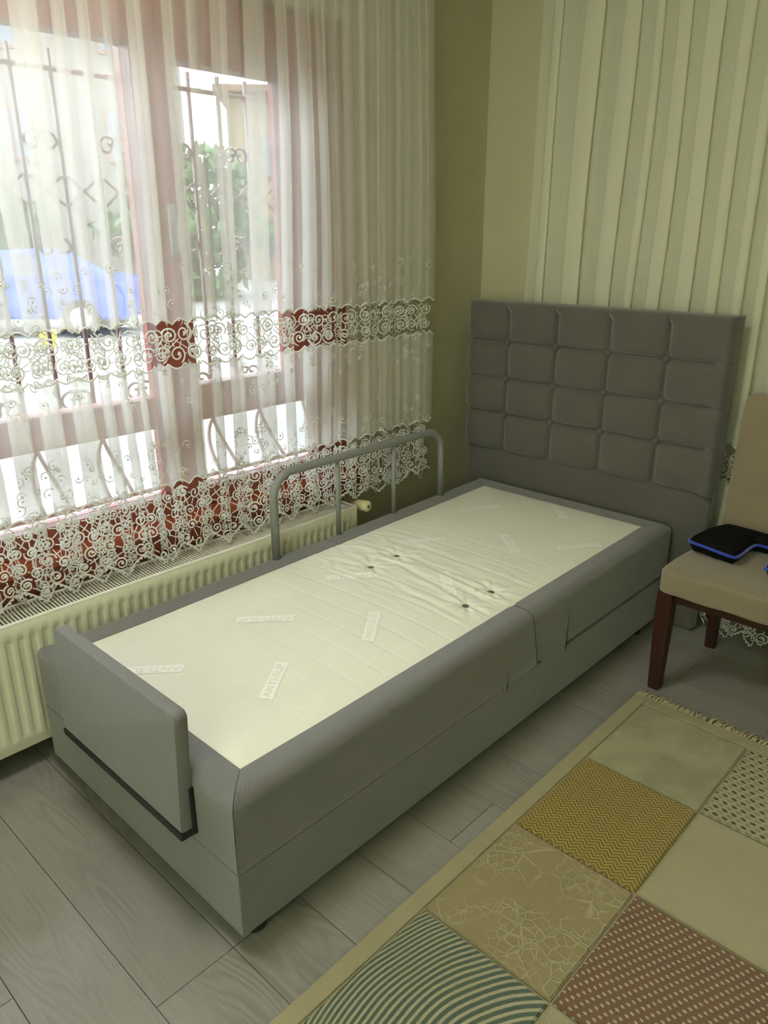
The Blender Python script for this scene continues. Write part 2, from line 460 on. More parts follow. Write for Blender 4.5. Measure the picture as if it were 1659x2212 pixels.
rpart(box('side_panel', M['grille'], None, RX0, RX1-0.002, RY1-0.004, RY1, RZ0+0.005, RZ1, 0.0015, 1))
rpart(box('side_panel', M['grille'], None, RX0, RX1-0.002, RY0, RY0+0.004, RZ0+0.005, RZ1, 0.0015, 1))
rpart(box('grille_rim', M['grille'], None, RX1-0.012, RX1-0.001, RY0+0.004, RY1-0.004, RZ1-0.010, RZ1, 0.002, 1))
rpart(box('grille_rim', M['grille'], None, RX0, RX0+0.009, RY0+0.004, RY1-0.004, RZ1-0.010, RZ1, 0.002, 1))
slat_me = None
pitch = 0.0102; ns = int((RY1-RY0-0.02)/pitch)
for i in range(ns):
    if slat_me is None:
        # slightly bowed slat, width of the grille
        bm = bmesh.new(); sec = 6; rows = []
        for k in range(sec+1):
            t = k/sec; x = RX0+0.009+(RX1-0.012-RX0-0.009)*t; dy = -0.007*math.sin(PI*t*0.5)
            rows.append([bm.verts.new((x-(RX0+RX1)/2, dy+a, z)) for (a, z) in ((-0.0017, -0.006), (0.0017, -0.006), (0.0017, 0.0), (-0.0017, 0.0))])
        for k in range(sec):
            for j in range(4):
                bm.faces.new((rows[k][j], rows[k][(j+1) % 4], rows[k+1][(j+1) % 4], rows[k+1][j]))
        bm.normal_update(); bmesh.ops.recalc_face_normals(bm, faces=bm.faces[:])
        slat_me = bpy.data.meshes.new('slat'); bm.to_mesh(slat_me); bm.free(); slat_me.materials.append(M['grille'])
    o = bpy.data.objects.new('slat', slat_me); COL.objects.link(o); o.parent = rad
    o.location = (0, 0.012+pitch*(i+0.5), RZ1-0.001)
for yy in (RY0+0.25, 0.4, RY1-0.2):
    rpart(box('wall_bracket', M['grille'], None, XL+0.0005, RX0+0.004, yy-0.015, yy+0.015, 0.14, 0.36))
# thermostatic valve on the end of the radiator
vc = Vector((-0.965, 1.322, 0.452))
va = rpart(tube('valve_body', M['chrome'], None, [(-1.0, RY1-0.002, 0.44), (-1.0, 1.322, 0.44)], 0.011))
rpart(tube('valve_neck', M['valve'], None, [(-1.005, 1.322, 0.446), (-0.975, 1.322, 0.450)], [0.012, 0.016], 14))
kn = rpart(tube('valve_knob', M['valve'], None, [(-0.985, 1.322, 0.449), (-0.975, 1.322, 0.450), (-0.925, 1.322, 0.455), (-0.919, 1.322, 0.4555)], [0.016, 0.021, 0.023, 0.020], 18))
o = tube('valve_dimple', M['eyelet'], None, [(-0.9195, 1.322, 0.4555), (-0.9185, 1.322, 0.4556)], 0.006, 10); o.data.transform(Matrix.Translation(-ro)); o.parent = kn
rpart(tube('supply_pipe', M['grille'], None, [(-1.0, 1.322, 0.44), (-1.0, 1.322, 0.0)], 0.008))

# ------------------------------------------------------------------ bed
BW, BL = 0.90, 2.030
ZB, ZS, H0, H1 = 0.045, 0.212, 0.398, 0.425
IR, IL, IF, IB = 0.076, 0.092, 0.076, 0.093
YSEAM = 1.085
def htop(y): 
    t = min(max((y-0.3)/(BL-0.3), 0), 1); return H0+(H1-H0)*t
bed = empty('bed', (-BW/2, BL/2, 0))
tag(bed, 'single bed with grey upholstered box base and tufted headboard', 'bed')
bo = Vector(bed.location)
def bpart(o, parent=None):
    o.data.transform(Matrix.Translation(-bo)); o.parent = parent or bed; return o

bpart(box('base_box', M['fabric'], None, -BW, 0.0, 0.0, BL, ZB, ZS-0.0004, 0.003, 2))
bpart(box('inner_frame', M['dark'], None, -BW+0.02, -0.02, 0.02, BL-0.02, ZS-0.001, ZS+0.05))

def border_piece(name, mat, p0, p1, inward, ins, ins0, ins1, zbot, split0=False, split1=False, sl0=0.0, sl1=0.0):
    """upholstered border running from p0 to p1 (outer edge); profile = top strip, rounded edge, side.
    ins = inset of its inner line, ins0/ins1 = insets of the neighbouring pieces (mitred ends)"""
    p0 = Vector(p0); p1 = Vector(p1); d = (p1-p0); L = d.length; d.normalize(); inw = Vector(inward)
    prof = []                                     # (inward offset, dz from top)
    prof.append((ins+0.004, -0.012)); prof.append((ins, -0.0015)); prof.append((ins*0.72, 0.0005)); prof.append((ins*0.5, 0.0))
    r = 0.030
    for k in range(8):
        a = PI/2*k/7
        prof.append((r-r*math.sin(a), -r+r*math.cos(a)-0.001*math.sin(a)))
    hb = None
    prof2 = prof
    ns = 28
    bm = bmesh.new(); rows = []
    for (off, dz) in prof2+[(0.0, 'mid'), (0.0, 'mid2'), (0.0, 'bot'), (0.0015, 'bot2'), (0.03, 'bot2')]:
        row = []
        a = (off*ins0/ins) if not split0 else 0.0
        b = L-((off*ins1/ins) if not split1 else 0.0)
        for i in range(ns+1):
            s = a+(b-a)*i/ns
            q = p0+d*s
            q3 = q+inw*off
            zt = htop(q3.y if abs(d.y) > 0.5 else q.y)
            if isinstance(dz, str):
                f = {'mid': 0.55, 'mid2': 0.2, 'bot': 0.03, 'bot2': 0.0}[dz]
                z = zbot+(zt-zbot)*f
            else: z = zt+dz
            # slanted split ends
            fz = (zt-z)/(zt-zbot)
            e0 = max(0, 1-s/0.25); e1 = max(0, 1-(L-s)/0.25)
            q3 = q3+d*(sl0*fz*e0 + sl1*fz*e1)
            # rounded split edges
            if split0: 
                if i == 0: q3 = q3+inw*0.004; z -= 0.003
            if split1:
                if i == ns: q3 = q3+inw*0.004; z -= 0.003
            puff = 0.0006*math.sin(PI*min(1, max(0, fz)))
            q3 = q3-inw*puff
            row.append(bm.verts.new((q3.x, q3.y, z)))
        rows.append(row)
    for i in range(len(rows)-1):
        for j in range(ns):
            bm.faces.new((rows[i][j], rows[i][j+1], rows[i+1][j+1], rows[i+1][j]))
    for e in (0, ns):
        try: bm.faces.new([rows[i][e] for i in range(len(rows))])
        except ValueError: pass
    bmesh.ops.recalc_face_normals(bm, faces=bm.faces[:])
    bm.normal_update(); bm.faces.ensure_lookup_table()
    if bm.faces[2*ns+ns//2].normal.z < 0: bmesh.ops.reverse_faces(bm, faces=bm.faces[:])
    o = from_bm(name, bm, mat, smooth=True)
    md = o.modifiers.new('edge', 'EDGE_SPLIT'); md.split_angle = R(40)
    return bpart(o)
gp = 0.0009
border_piece('side_border', M['fabric'], (0, 0+gp, 0), (0, YSEAM-0.0022, 0), (-1, 0, 0), IR, IF, 0.01, ZS, split1=True, sl1=0.045)
border_piece('side_border', M['fabric'], (0, YSEAM+0.0022, 0), (0, BL-gp, 0), (-1, 0, 0), IR, 0.01, IB, ZS+0.011, split0=True, sl0=0.045)
border_piece('side_border', M['fabric'], (-BW, 0+gp, 0), (-BW, YSEAM-0.03, 0), (1, 0, 0), IL, IF, 0.01, ZS+0.0004, split1=True)
border_piece('side_border', M['fabric'], (-BW, YSEAM-0.026, 0), (-BW, BL-gp, 0), (1, 0, 0), IL, 0.01, IB, ZS+0.006, split0=True)
border_piece('foot_border', M['fabric'], (0-gp, 0, 0), (-BW+gp, 0, 0), (0, 1, 0), IF, IR, IL, ZS)
border_piece('head_border', M['fabric'], (-BW+gp, BL, 0), (-gp, BL, 0), (0, -1, 0), IB, IL, IR, ZS+0.004)
# fabric flap bridging lid and base beside the lid joint
bm = bmesh.new()
vv = [bm.verts.new(c) for c in ((-0.0010, 1.145, 0.196), (0.0008, 1.286, 0.196), (0.0042, 1.286, 0.205), (0.0042, 1.286, 0.33), (-0.0005, 1.284, 0.365), (-0.0010, 1.16, 0.365), (-0.0010, 1.150, 0.33), (-0.0010, 1.147, 0.205))]
bm.faces.new(vv)
rr = bmesh.ops.extrude_face_region(bm, geom=bm.faces[:]); bmesh.ops.translate(bm, verts=[v for v in rr['geom'] if isinstance(v, bmesh.types.BMVert)], vec=(-0.003, 0, 0))
bmesh.ops.recalc_face_normals(bm, faces=bm.faces[:])
bpart(from_bm('fabric_flap', bm, M['fabric']))
bm = bmesh.new()
vv = [bm.verts.new(c) for c in ((0.0008, 0.945, 0.20), (0.0008, 0.957, 0.20), (0.0035, 0.957, 0.206), (0.0035, 0.957, 0.25), (0.0008, 0.955, 0.275), (0.0008, 0.945, 0.275))]
bm.faces.new(vv)
rr = bmesh.ops.extrude_face_region(bm, geom=bm.faces[:]); bmesh.ops.translate(bm, verts=[v for v in rr['geom'] if isinstance(v, bmesh.types.BMVert)], vec=(-0.003, 0, 0))
bmesh.ops.recalc_face_normals(bm, faces=bm.faces[:])
bpart(from_bm('fabric_flap', bm, M['fabric']))

# white quilted top panel
eyes = [(-0.581, 0.990), (-0.581, 1.118), (-0.178, 1.114), (-0.178, 0.983)]
nx, nyy = 180, 400
xs = np.linspace(-BW+IL-0.002, -IR+0.002, nx); ys = np.linspace(IF-0.002, BL-IB+0.002, nyy)
X, Y = np.meshgrid(xs, ys, indexing='ij')
T = np.clip((Y-0.3)/(BL-0.3), 0, 1)
Z = H0+(H1-H0)*T-0.004
edge = np.minimum(np.minimum(X-xs[0], xs[-1]-X), np.minimum(Y-ys[0], ys[-1]-Y))
Z += 0.010*(1-np.exp(-edge/0.06))
q = ((Y+0.012*np.sin(X*5))/0.083) % 1.0
sel = np.exp(-((Y-1.05)/0.42)**2)*0.75+0.3
Z -= 0.0020*np.exp(-((q-0.5)/0.05)**2)*np.clip((1.6-Y)/0.25, 0.12, 1)*np.clip(edge/0.05, 0, 1)*sel
def fbm(x, y):
    return (np.sin(7.1*x+13.7*y)+np.sin(19.3*x-31.1*y+1.3)+np.sin(11.7*x+47*y+2.1)+np.sin(-23*x+29*y+.7))/4
env = np.exp(-((Y-1.05)/0.17)**2)*np.clip((X+0.86)/0.15, 0, 1)*np.clip((-0.06-X)/0.10, 0, 1)
for (k, a, s) in ((58, 0.0020, 1.7), (97, 0.0013, 4.2), (141, 0.0008, 0.4)):
    Z += a*env*np.sin(k*(Y-0.16*(X+0.38)*np.sign(Y-1.05)*0.3)+6*fbm(X*1.2, Y*1.5)+s)
for (ex, ey) in eyes:
    dx, dy = X-ex, Y-ey; rr_ = np.sqrt(dx*dx+(dy*1.25)**2); th = np.arctan2(dy, dx)
    Z -= 0.0105*np.exp(-(rr_/0.022)**2)
    Z += 0.0026*np.exp(-((rr_-0.045)/0.045)**2)*np.sin(th*9+ex*7)*(np.abs(np.cos(th))**0.7)
Pm = np.stack([X, Y, Z], -1)
mp_o = bpart(link_mesh('top_panel', grid_mesh('top_panel', Pm), M['mattress'], smooth=True))
mp_o['label'] = 'white quilted top panel with faint woven anti slip tags'
def ztop(x, y):
    i = int(np.clip(np.searchsorted(xs, x), 0, nx-1)); j = int(np.clip(np.searchsorted(ys, y), 0, nyy-1))
    return float(Z[i, j])
for (ex, ey) in eyes:
    bm = bmesh.new()
    bmesh.ops.create_uvsphere(bm, u_segments=16, v_segments=8, radius=0.0115)
    bmesh.ops.scale(bm, vec=(1.0, 0.85, 0.22), verts=bm.verts[:])
    bmesh.ops.translate(bm, vec=(ex, ey, ztop(ex, ey)+0.0022), verts=bm.verts[:])
    bpart(from_bm('eyelet', bm, M['eyelet'], smooth=True), None)

# woven ANTI-SLIP tags
cu = bpy.data.curves.new('tag_text', 'FONT'); cu.body = 'ANTI-SLIP'; cu.align_x = 'CENTER'; cu.align_y = 'CENTER'; cu.size = 0.029; cu.extrude = 0.0002; cu.resolution_u = 2
to = bpy.data.objects.new('tag_text', cu); COL.objects.link(to)
bpy.context.view_layer.update()
txt_me = bpy.data.meshes.new_from_object(to)
bpy.data.objects.remove(to); 
tw = max(v.co.x for v in txt_me.vertices)-min(v.co.x for v in txt_me.vertices)
for v in txt_me.vertices: v.co.x *= 0.150/tw
txt_me.materials.clear(); txt_me.materials.append(M['letters'])
tags = [(-0.640, 1.676, 237), (-0.385, 1.855, -44), (-0.594, 1.270, 235), (-0.342, 1.453, -39), (-0.150, 1.600, 56), (-0.566, 0.890, 231), (-0.310, 1.058, -42), (-0.550, 0.518, 226), (-0.292, 0.696, 127), (-0.555, 0.150, 226), (-0.281, 0.334, 126)]
def drape(me, x, y, a, dz):
    """bend a flat decal mesh onto the panel"""
    me = me.copy(); ca, sa = math.cos(a), math.sin(a)
    for v in me.vertices:
        wx = x+v.co.x*ca-v.co.y*sa; wy = y+v.co.x*sa+v.co.y*ca
        i = np.clip((wx-xs[0])/(xs[-1]-xs[0])*(nx-1), 0, nx-1.001); j = np.clip((wy-ys[0])/(ys[-1]-ys[0])*(nyy-1), 0, nyy-1.001)
        i0, j0 = int(i), int(j); fi, fj = i-i0, j-j0
        z = (Z[i0, j0]*(1-fi)+Z[i0+1, j0]*fi)*(1-fj)+(Z[i0, j0+1]*(1-fi)+Z[i0+1, j0+1]*fi)*fj
        v.co = (wx, wy, float(z)+dz+v.co.z)
    return me
gx = np.linspace(-0.083, 0.083, 34); gy = np.linspace(-0.0175, 0.0175, 8)
GX, GY = np.meshgrid(gx, gy, indexing='ij')
tag_flat = grid_mesh('tag_flat', np.stack([GX, GY, np.zeros_like(GX)], -1)); tag_flat.materials.append(M['slip'])
for (x, y, a) in tags:
    me = drape(tag_flat, x, y, R(a), 0.0009)
    tg = bpart(link_mesh('slip_tag', me, None, smooth=True))
    me = drape(txt_me, x, y, R(a), 0.0013)
    lt = bpart(link_mesh('lettering', me, None), tg)

# feet
for (fx, fy) in ((-0.045, 0.062), (-0.855, 0.062), (-0.045, 1.90), (-0.855, 1.90)):
    bpart(tube('foot', M['dark'], None, [(fx, fy, 0.0), (fx, fy, 0.006), (fx, fy, ZB+0.002)], [0.024, 0.027, 0.029], 20))

# foot panel on its bracket
def foot_panel():
    x0, x1, z0, z1, r = -0.690, -0.142, 0.258, 0.545, 0.016
    out = []
    def arc(cx, cz, a0, a1, n=6):
        for k in range(n+1):
            a = a0+(a1-a0)*k/n; out.append((cx+r*math.cos(a), cz+r*math.sin(a)))
    rb = r
    arc(x1-r, z1-r, 0, PI/2); arc(x0+r, z1-r, PI/2, PI)
    out.append((x0, z0)); out.append((x1, z0))
    cxm, czm = (x0+x1)/2, (z0+z1)/2
    bm = bmesh.new(); rings = []
    def yc(z): return -0.0225+0.013*((z-z0)/(z1-z0))          # leans towards the mattress
    for (sc, dy) in ((0.90, -0.0165), (0.975, -0.0155), (0.995, -0.010), (1.0, 0.0), (0.995, 0.010), (0.975, 0.0155), (0.90, 0.0165)):
        ring = []
        for (x, z) in out:
            ix = x-(1-sc)*(x-cxm)*0.35; iz = z-(1-sc)*(z-czm)*0.6
            ring.append(bm.verts.new((ix, yc(iz)+dy, iz)))
        rings.append(ring)
    n = len(out)
    for i in range(len(rings)-1):
        for j in range(n):
            bm.faces.new((rings[i][j], rings[i][(j+1) % n], rings[i+1][(j+1) % n], rings[i+1][j]))
    bm.faces.new(rings[0][::-1]); bm.faces.new(rings[-1])
    bmesh.ops.recalc_face_normals(bm, faces=bm.faces[:])
    o = from_bm('foot_panel', bm, M['fabric'], smooth=True)
    md = o.modifiers.new('edge', 'EDGE_SPLIT'); md.split_angle = R(50)
    return bpart(o)
fp = foot_panel()
bpart(box('bracket', M['dark'], None, -0.690, -0.141, -0.0405, 0.0, 0.238, 0.2575, 0.002, 1), fp)  # dark strip, both bracket and the shadowed gap under the panel
bpart(box('bracket_arm', M['dark'], None, -0.150, -0.139, -0.012, 0.001, 0.238, 0.36, 0.002, 1), fp)

# side rail of grey tube
def rail_path():
    x = -0.872; y0, y1, zt, r = 0.822, 1.708, 0.705, 0.085
    pts = [(x, y0, 0.385), (x, y0, zt-r)]
    for k in range(1, 9):
        a = PI-PI/2*k/8; pts.append((x, y0+r+r*math.cos(a), zt-r+r*math.sin(a)))
    for k in range(0, 9):
        a = PI/2-PI/2*k/8; pts.append((x, y1-r+r*math.cos(a), zt-r+r*math.sin(a)))
    pts.append((x, y1, 0.385))
    return pts
rail = bpart(tube('side_rail', M['railgrey'], None, rail_path(), 0.0148, 14)); rail['label'] = 'grey tubular steel side rail'
for yy in (1.118, 1.418):
    bpart(tube('rail_post', M['railgrey'], None, [(-0.872, yy, 0.385), (-0.872, yy, 0.70)], 0.0095, 12), rail)

# headboard
HX0, HX1, HY, HT = -1.000, 0.124, 2.052, 1.196
hb = bpart(box('headboard', M['fabric_hb'], None, HX0+0.006, HX1-0.004, HY, HY+0.055, 0.004, HT-0.02, 0.010, 3))
hb['label'] = 'grey tufted headboard of twenty padded squares'
sx = [HX0, -0.796, -0.566, -0.338, -0.108, HX1]
sz = [0.556, 0.725, 0.879, 1.033, HT]
for i in range(5):
    for j in range(4):
        n = 26
        x0, x1, z0, z1 = sx[i], sx[i+1], sz[j], sz[j+1]
        u = np.linspace(-1, 1, n); U, V = np.meshgrid(u, u, indexing='ij')
        # cells pinch at button corners, edges bow slightly
        inner_l, inner_r = i > 0, i < 4
        au = 1-np.abs(U)**2.8; av = 1-np.abs(V)**2.8
        D = (np.clip(au, 0, 1)**0.55)*(np.clip(av, 0, 1)**0.55)
        depth = 0.030
        corner = (np.abs(U)**4)*(np.abs(V)**4)
        if j == 3: corner = np.where(V > 0, 0, corner)
        if i == 4: corner = np.where(U > 0, 0, corner)
        if i == 0: corner = np.where(U < 0, 0, corner)
        px = (x0+x1)/2+(x1-x0)/2*U*(1-0.05*corner); pz = (z0+z1)/2+(z1-z0)/2*V*(1-0.07*corner)
        fu = np.clip(au, 0, 1)**0.55; fv = np.clip(av, 0, 1)**0.55
        sm = lambda a, b, x: np.clip((x-a)/(b-a), 0, 1)**2*(3-2*np.clip((x-a)/(b-a), 0, 1))
        if j == 3:                                   # seams fade out and the cloth rolls over the top
            wv = sm(0.40, 0.88, V); fu = fu*(1-wv)+wv; fv = np.where(V > 0, np.clip(1-np.abs(V)**9, 0, 1)**0.5, fv)
        if i == 4:                                   # the same at the free right-hand edge
            wu = sm(0.45, 0.92, U); fv = np.where(V > 0, fv, fv) if j == 3 else fv*(1-wu)+wu
            if j == 3: fv = np.where(V > 0, fv, fv*(1-wu)+wu)
            fu = np.where(U > 0, np.clip(1-np.abs(U)**16, 0, 1)**0.5, fu)
        if i == 0:
            fu = np.where(U < 0, np.clip(1-np.abs(U)**9, 0, 1)**0.5, fu)
        D = fu*fv
        py = HY+0.006-depth*D-0.006*np.clip(D*3, 0, 1)
        Pc = np.stack([px, py, pz], -1)
        bm = bmesh.new()
        vg = [[bm.verts.new(Pc[a, b]) for b in range(n)] for a in range(n)]
        for a in range(n-1):
            for b in range(n-1):
                bm.faces.new((vg[a][b], vg[a+1][b], vg[a+1][b+1], vg[a][b+1]))
        # skirt going back to the board so that it is a solid pad
        ring = [vg[a][0] for a in range(n)]+[vg[n-1][b] for b in range(1, n)]+[vg[a][n-1] for a in range(n-2, -1, -1)]+[vg[0][b] for b in range(n-2, 0, -1)]
        back = [bm.verts.new((v.co.x, HY+(0.05 if (i == 4 and v.co.x > HX1-0.002) or (i == 0 and v.co.x < HX0+0.002) or (j == 3 and v.co.z > HT-0.002) else 0.012), v.co.z)) for v in ring]
        for a in range(len(ring)):
            b = (a+1) % len(ring)
            bm.faces.new((ring[a], back[a], back[b], ring[b]))
        bmesh.ops.recalc_face_normals(bm, faces=bm.faces[:])
        o = bpart(from_bm('tufted_pad', bm, M['fabric_hb'], smooth=True), hb)
for i in range(1, 5):
    for j in range(1, 4):
        bm = bmesh.new(); bmesh.ops.create_uvsphere(bm, u_segments=14, v_segments=8, radius=0.0105)
        bmesh.ops.scale(bm, vec=(1, 0.6, 1), verts=bm.verts[:]); bmesh.ops.translate(bm, vec=(sx[i], HY-0.009, sz[j]), verts=bm.verts[:])
        bpart(from_bm('button', bm, M['fabric_hb'], smooth=True), hb)

# ------------------------------------------------------------------ lace curtains
class Drape:
    """pleated curtain: u = metres of fabric, z = height -> point"""
    def __init__(s, a0, a1, per, depth, seed, place, sway=0.012, over=(0.12, 0.36)):
        rnd = random.Random(seed)
        s.place = place; s.sway = sway
        ws = []; tot = 0
        while tot < (a1-a0):
            wd = per*rnd.uniform(0.6, 1.45); ws.append(wd); tot += wd
        k = (a1-a0)/tot; ws = [x*k for x in ws]
        n = len(ws); ov = [rnd.uniform(*over) for _ in ws]; dp = [depth*rnd.uniform(0.6, 1.15) for _ in range(n+1)]
        t = np.linspace(0, n, n*48+1); i = np.minimum(t.astype(int), n-1); f = t-i
        W = np.array(ws); cum = np.concatenate([[0], np.cumsum(W)]); O = np.array(ov); D = np.array(dp)
        s.along = a0+cum[i]+W[i]*(f+O[i]*np.sin(2*PI*f))
        dl = D[i]*(1-f)+D[i+1]*f
        s.off = dl*np.cos(2*PI*f)+0.15*dl*np.sin(4*PI*f+i*1.7)
        du = np.hypot(np.diff(s.along), np.diff(s.off)); s.u = np.concatenate([[0], np.cumsum(du)]); s.len = float(s.u[-1])
        s.ph = rnd.uniform(0, 6)
    def at(s, u, z):
        a = np.interp(u, s.u, s.along); o = np.interp(u, s.u, s.off)
        amp = 0.75+0.35*np.clip((2.2-z)/1.8, 0, 1)
        a = a+s.sway*np.sin(1.9*z+a*3.1+s.ph)+0.4*s.sway*np.sin(4.3*z+a*11+s.ph*2)
        o = o*amp
        return s.place(a, o, z)

def stroke_mesh(name, dr, strokes, parent, mat, thick=0.0011):
    """strokes: list of (uv array (n,2), width) -> ribbons with a diamond section lying on the drape"""
    V = []; F = []; base = 0
    for (p, wd) in strokes:
        p = np.asarray(p, float); n = len(p)
        tg = np.gradient(p, axis=0); tg /= (np.linalg.norm(tg, axis=1, keepdims=True)+1e-9)
        nr = np.stack([-tg[:, 1], tg[:, 0]], -1)
        wv = np.asarray(wd, float)*np.ones(n)
        c = dr.at(p[:, 0], p[:, 1]); l = p+nr*wv[:, None]/2; r = p-nr*wv[:, None]/2
        L = dr.at(l[:, 0], l[:, 1]); Rr = dr.at(r[:, 0], r[:, 1])
        e1 = dr.at(p[:, 0]+0.002, p[:, 1])-dr.at(p[:, 0]-0.002, p[:, 1]); e2 = np.array([0, 0, 1.0])
        nn = np.cross(e1, e2); nn /= (np.linalg.norm(nn, axis=1, keepdims=True)+1e-9)
        ring = np.stack([L, c+nn*thick, Rr, c-nn*thick], 1)
        V.append(ring.reshape(-1, 3))
        i = np.arange(n-1)[:, None]*4+base; k = np.arange(4)[None, :]; k2 = (k+1) % 4
        F.append(np.stack([i+k, i+k2, i+4+k2, i+4+k], -1).reshape(-1, 4)); base += 4*n
    V = np.concatenate(V); F = np.concatenate(F)
    me = bpy.data.meshes.new(name); me.from_pydata(V.tolist(), [], F.tolist()); me.update()
    return link_mesh(name, me, mat, parent, smooth=True)

def spiral(cu_, cz, r, a0, turns, sgn, n=20, r_end=0.22):
    t = np.linspace(0, 1, n); a = a0+sgn*2*PI*turns*t; rr_ = r*(1-(1-r_end)*t**0.9)
    return np.stack([cu_+rr_*np.cos(a), cz+rr_*np.sin(a)], -1)
def blob(cu_, cz, r):
    return (np.array([[cu_-r, cz], [cu_-r*0.5, cz], [cu_+r*0.5, cz], [cu_+r, cz]]), np.array([0.2, 1.75, 1.75, 0.2])*r)

def lace_cells(rnd, L, rows, pitch, wd):
    """guipure lace: packed spirals with small bars between them; rows = list of heights (function of u)"""
    st = []; cents = []
    for j, zf in enumerate(rows):
        u = pitch*(0.25+0.5*(j % 2))
        while u < L-pitch*0.4:
            cu_ = u+rnd.uniform(-0.1, 0.1)*pitch; cz = zf(cu_)+rnd.uniform(-0.08, 0.08)*pitch
            r = pitch*rnd.uniform(0.40, 0.53); sg = rnd.choice((-1, 1)); a0 = rnd.uniform(0, 2*PI)
            st.append((spiral(cu_, cz, r, a0, rnd.uniform(1.35, 1.7), sg), wd*rnd.uniform(0.85, 1.15)))
            st.append(blob(cu_+r*0.15, cz, wd*1.0))
            cents.append((cu_, cz, r)); u += pitch*rnd.uniform(0.92, 1.08)
    C = np.array(cents)
    for i, (a, b, r) in enumerate(cents):
        d = np.hypot(C[:, 0]-a, C[:, 1]-b); near = np.where((d > 1e-6) & (d < pitch*1.75))[0]
        for k in near:
            if k <= i: continue
            v = (C[k, :2]-np.array([a, b])); dist = np.linalg.norm(v); v /= dist
            s0 = np.array([a, b])+v*r*0.85; s1 = C[k, :2]-v*C[k, 2]*0.85
            if np.dot(s1-s0, v) > -0.006:
                mid = (s0+s1)/2
                st.append((np.array([s0, mid, s1]), wd*0.7))
    return st

def sprigs(rnd, L, z0, z1, up, wd, dens):
    """sparse embroidered curls, thinning out away from the lace"""
    st = []; n = int(L*dens)
    for _ in range(n):
        t = rnd.random()**1.6; z = z0+(z1-z0)*t if up else z1-(z1-z0)*t
        u = rnd.uniform(0.02, L-0.02); r = rnd.uniform(0.010, 0.020); sg = rnd.choice((-1, 1)); a0 = rnd.uniform(0, 2*PI)
        sp = spiral(u, z, r, a0, rnd.uniform(0.55, 0.8), sg, 12, 0.5)
        st.append((sp, np.concatenate([np.linspace(0.4, 1.3, 6), np.linspace(1.3, 0.4, 6)])*wd))
        st.append(blob(u, z, wd*1.4))
    return st

def make_curtain(name, label, cat, dr, z_top, z_hem, band, lace_top, mat, seed, loc, pitch=0.045, lw=0.0050, u_vis=None):
    rnd = random.Random(seed)
    root = empty(name, loc); lo = Vector(loc); tag(root, label, cat)
    L = dr.len; nu = int(L/0.0065)
    us = np.linspace(0, L, nu)
    sc1 = lambda u: 0.017*np.abs(np.sin(PI*u/0.055))**0.7
    sc2 = lambda u: 0.017*np.abs(np.sin(PI*u/0.060+0.6))
    def sheet(nm, ztop_f, zbot_f, nv):
        t = np.linspace(0, 1, nv)[None, :]
        Zt = (ztop_f(us) if callable(ztop_f) else np.full(nu, ztop_f))[:, None]; Zb = (zbot_f(us) if callable(zbot_f) else np.full(nu, zbot_f))[:, None]
        ZZ = Zb+(Zt-Zb)*t; UU = np.repeat(us[:, None], nv, 1)
        Pt = dr.at(UU, ZZ)
        o = link_mesh(nm, grid_mesh(nm, Pt), mat, smooth=True); o.data.transform(Matrix.Translation(-lo)); o.parent = root; return o
    b0, b1 = band
    bt = lambda u: b1+sc1(u); bb_ = lambda u: b0-sc1(u+0.02); lt = lambda u: lace_top+sc2(u)
    sheet('voile', z_top, bt, 44)
    sheet('voile', bb_, lt, 16)
    def poly(f):
        uu = np.linspace(0.001, L-0.001, int(L/0.006)); return np.stack([uu, f(uu)], -1)
    # openwork band
    h = b1-b0; nrow = 2
    rows = [(lambda u, zz=b0+h*(j+0.5)/nrow: zz) for j in range(nrow)]
    st = lace_cells(rnd, L, rows, h/nrow*1.0, lw)+[(poly(bt), lw*1.1), (poly(bb_), lw*1.1)]
    o = stroke_mesh('lace_band', dr, st, None, M['thread']); o.data.transform(Matrix.Translation(-lo)); o.parent = root
    # lace hem with hanging points
    P_ = 0.115
    hem = lambda u: z_hem+0.045*(1-np.abs(((u/P_) % 1.0)*2-1)**1.3)
    hh = lace_top-z_hem-0.045; nrow = max(3, round(hh/pitch))
    st = []
    rows = [(lambda u, j=j: hem(u)+(lace_top-hem(u))*(j+0.5)/nrow) for j in range(nrow)]
    st = lace_cells(rnd, L, rows, pitch, lw)+[(poly(lt), lw*1.1), (poly(lambda u: hem(u)+0.003), lw*1.2)]
    uu = np.arange(0.004, L-0.004, 0.0115)
    for a in uu: st.append(blob(a, float(hem(np.array(a)))-0.002, lw*0.8))
    o = stroke_mesh('lace_hem', dr, st, None, M['thread']); o.data.transform(Matrix.Translation(-lo)); o.parent = root
    st = sprigs(rnd, L, b1+0.01, b1+0.17, True, 0.0026, 58)+sprigs(rnd, L, b0-0.13, b0-0.012, False, 0.0026, 52)+sprigs(rnd, L, lace_top+0.012, lace_top+0.15, True, 0.0026, 58)
    o = stroke_mesh('embroidery', dr, st, None, M['thread'], 0.0006); o.data.transform(Matrix.Translation(-lo)); o.parent = root
    return root

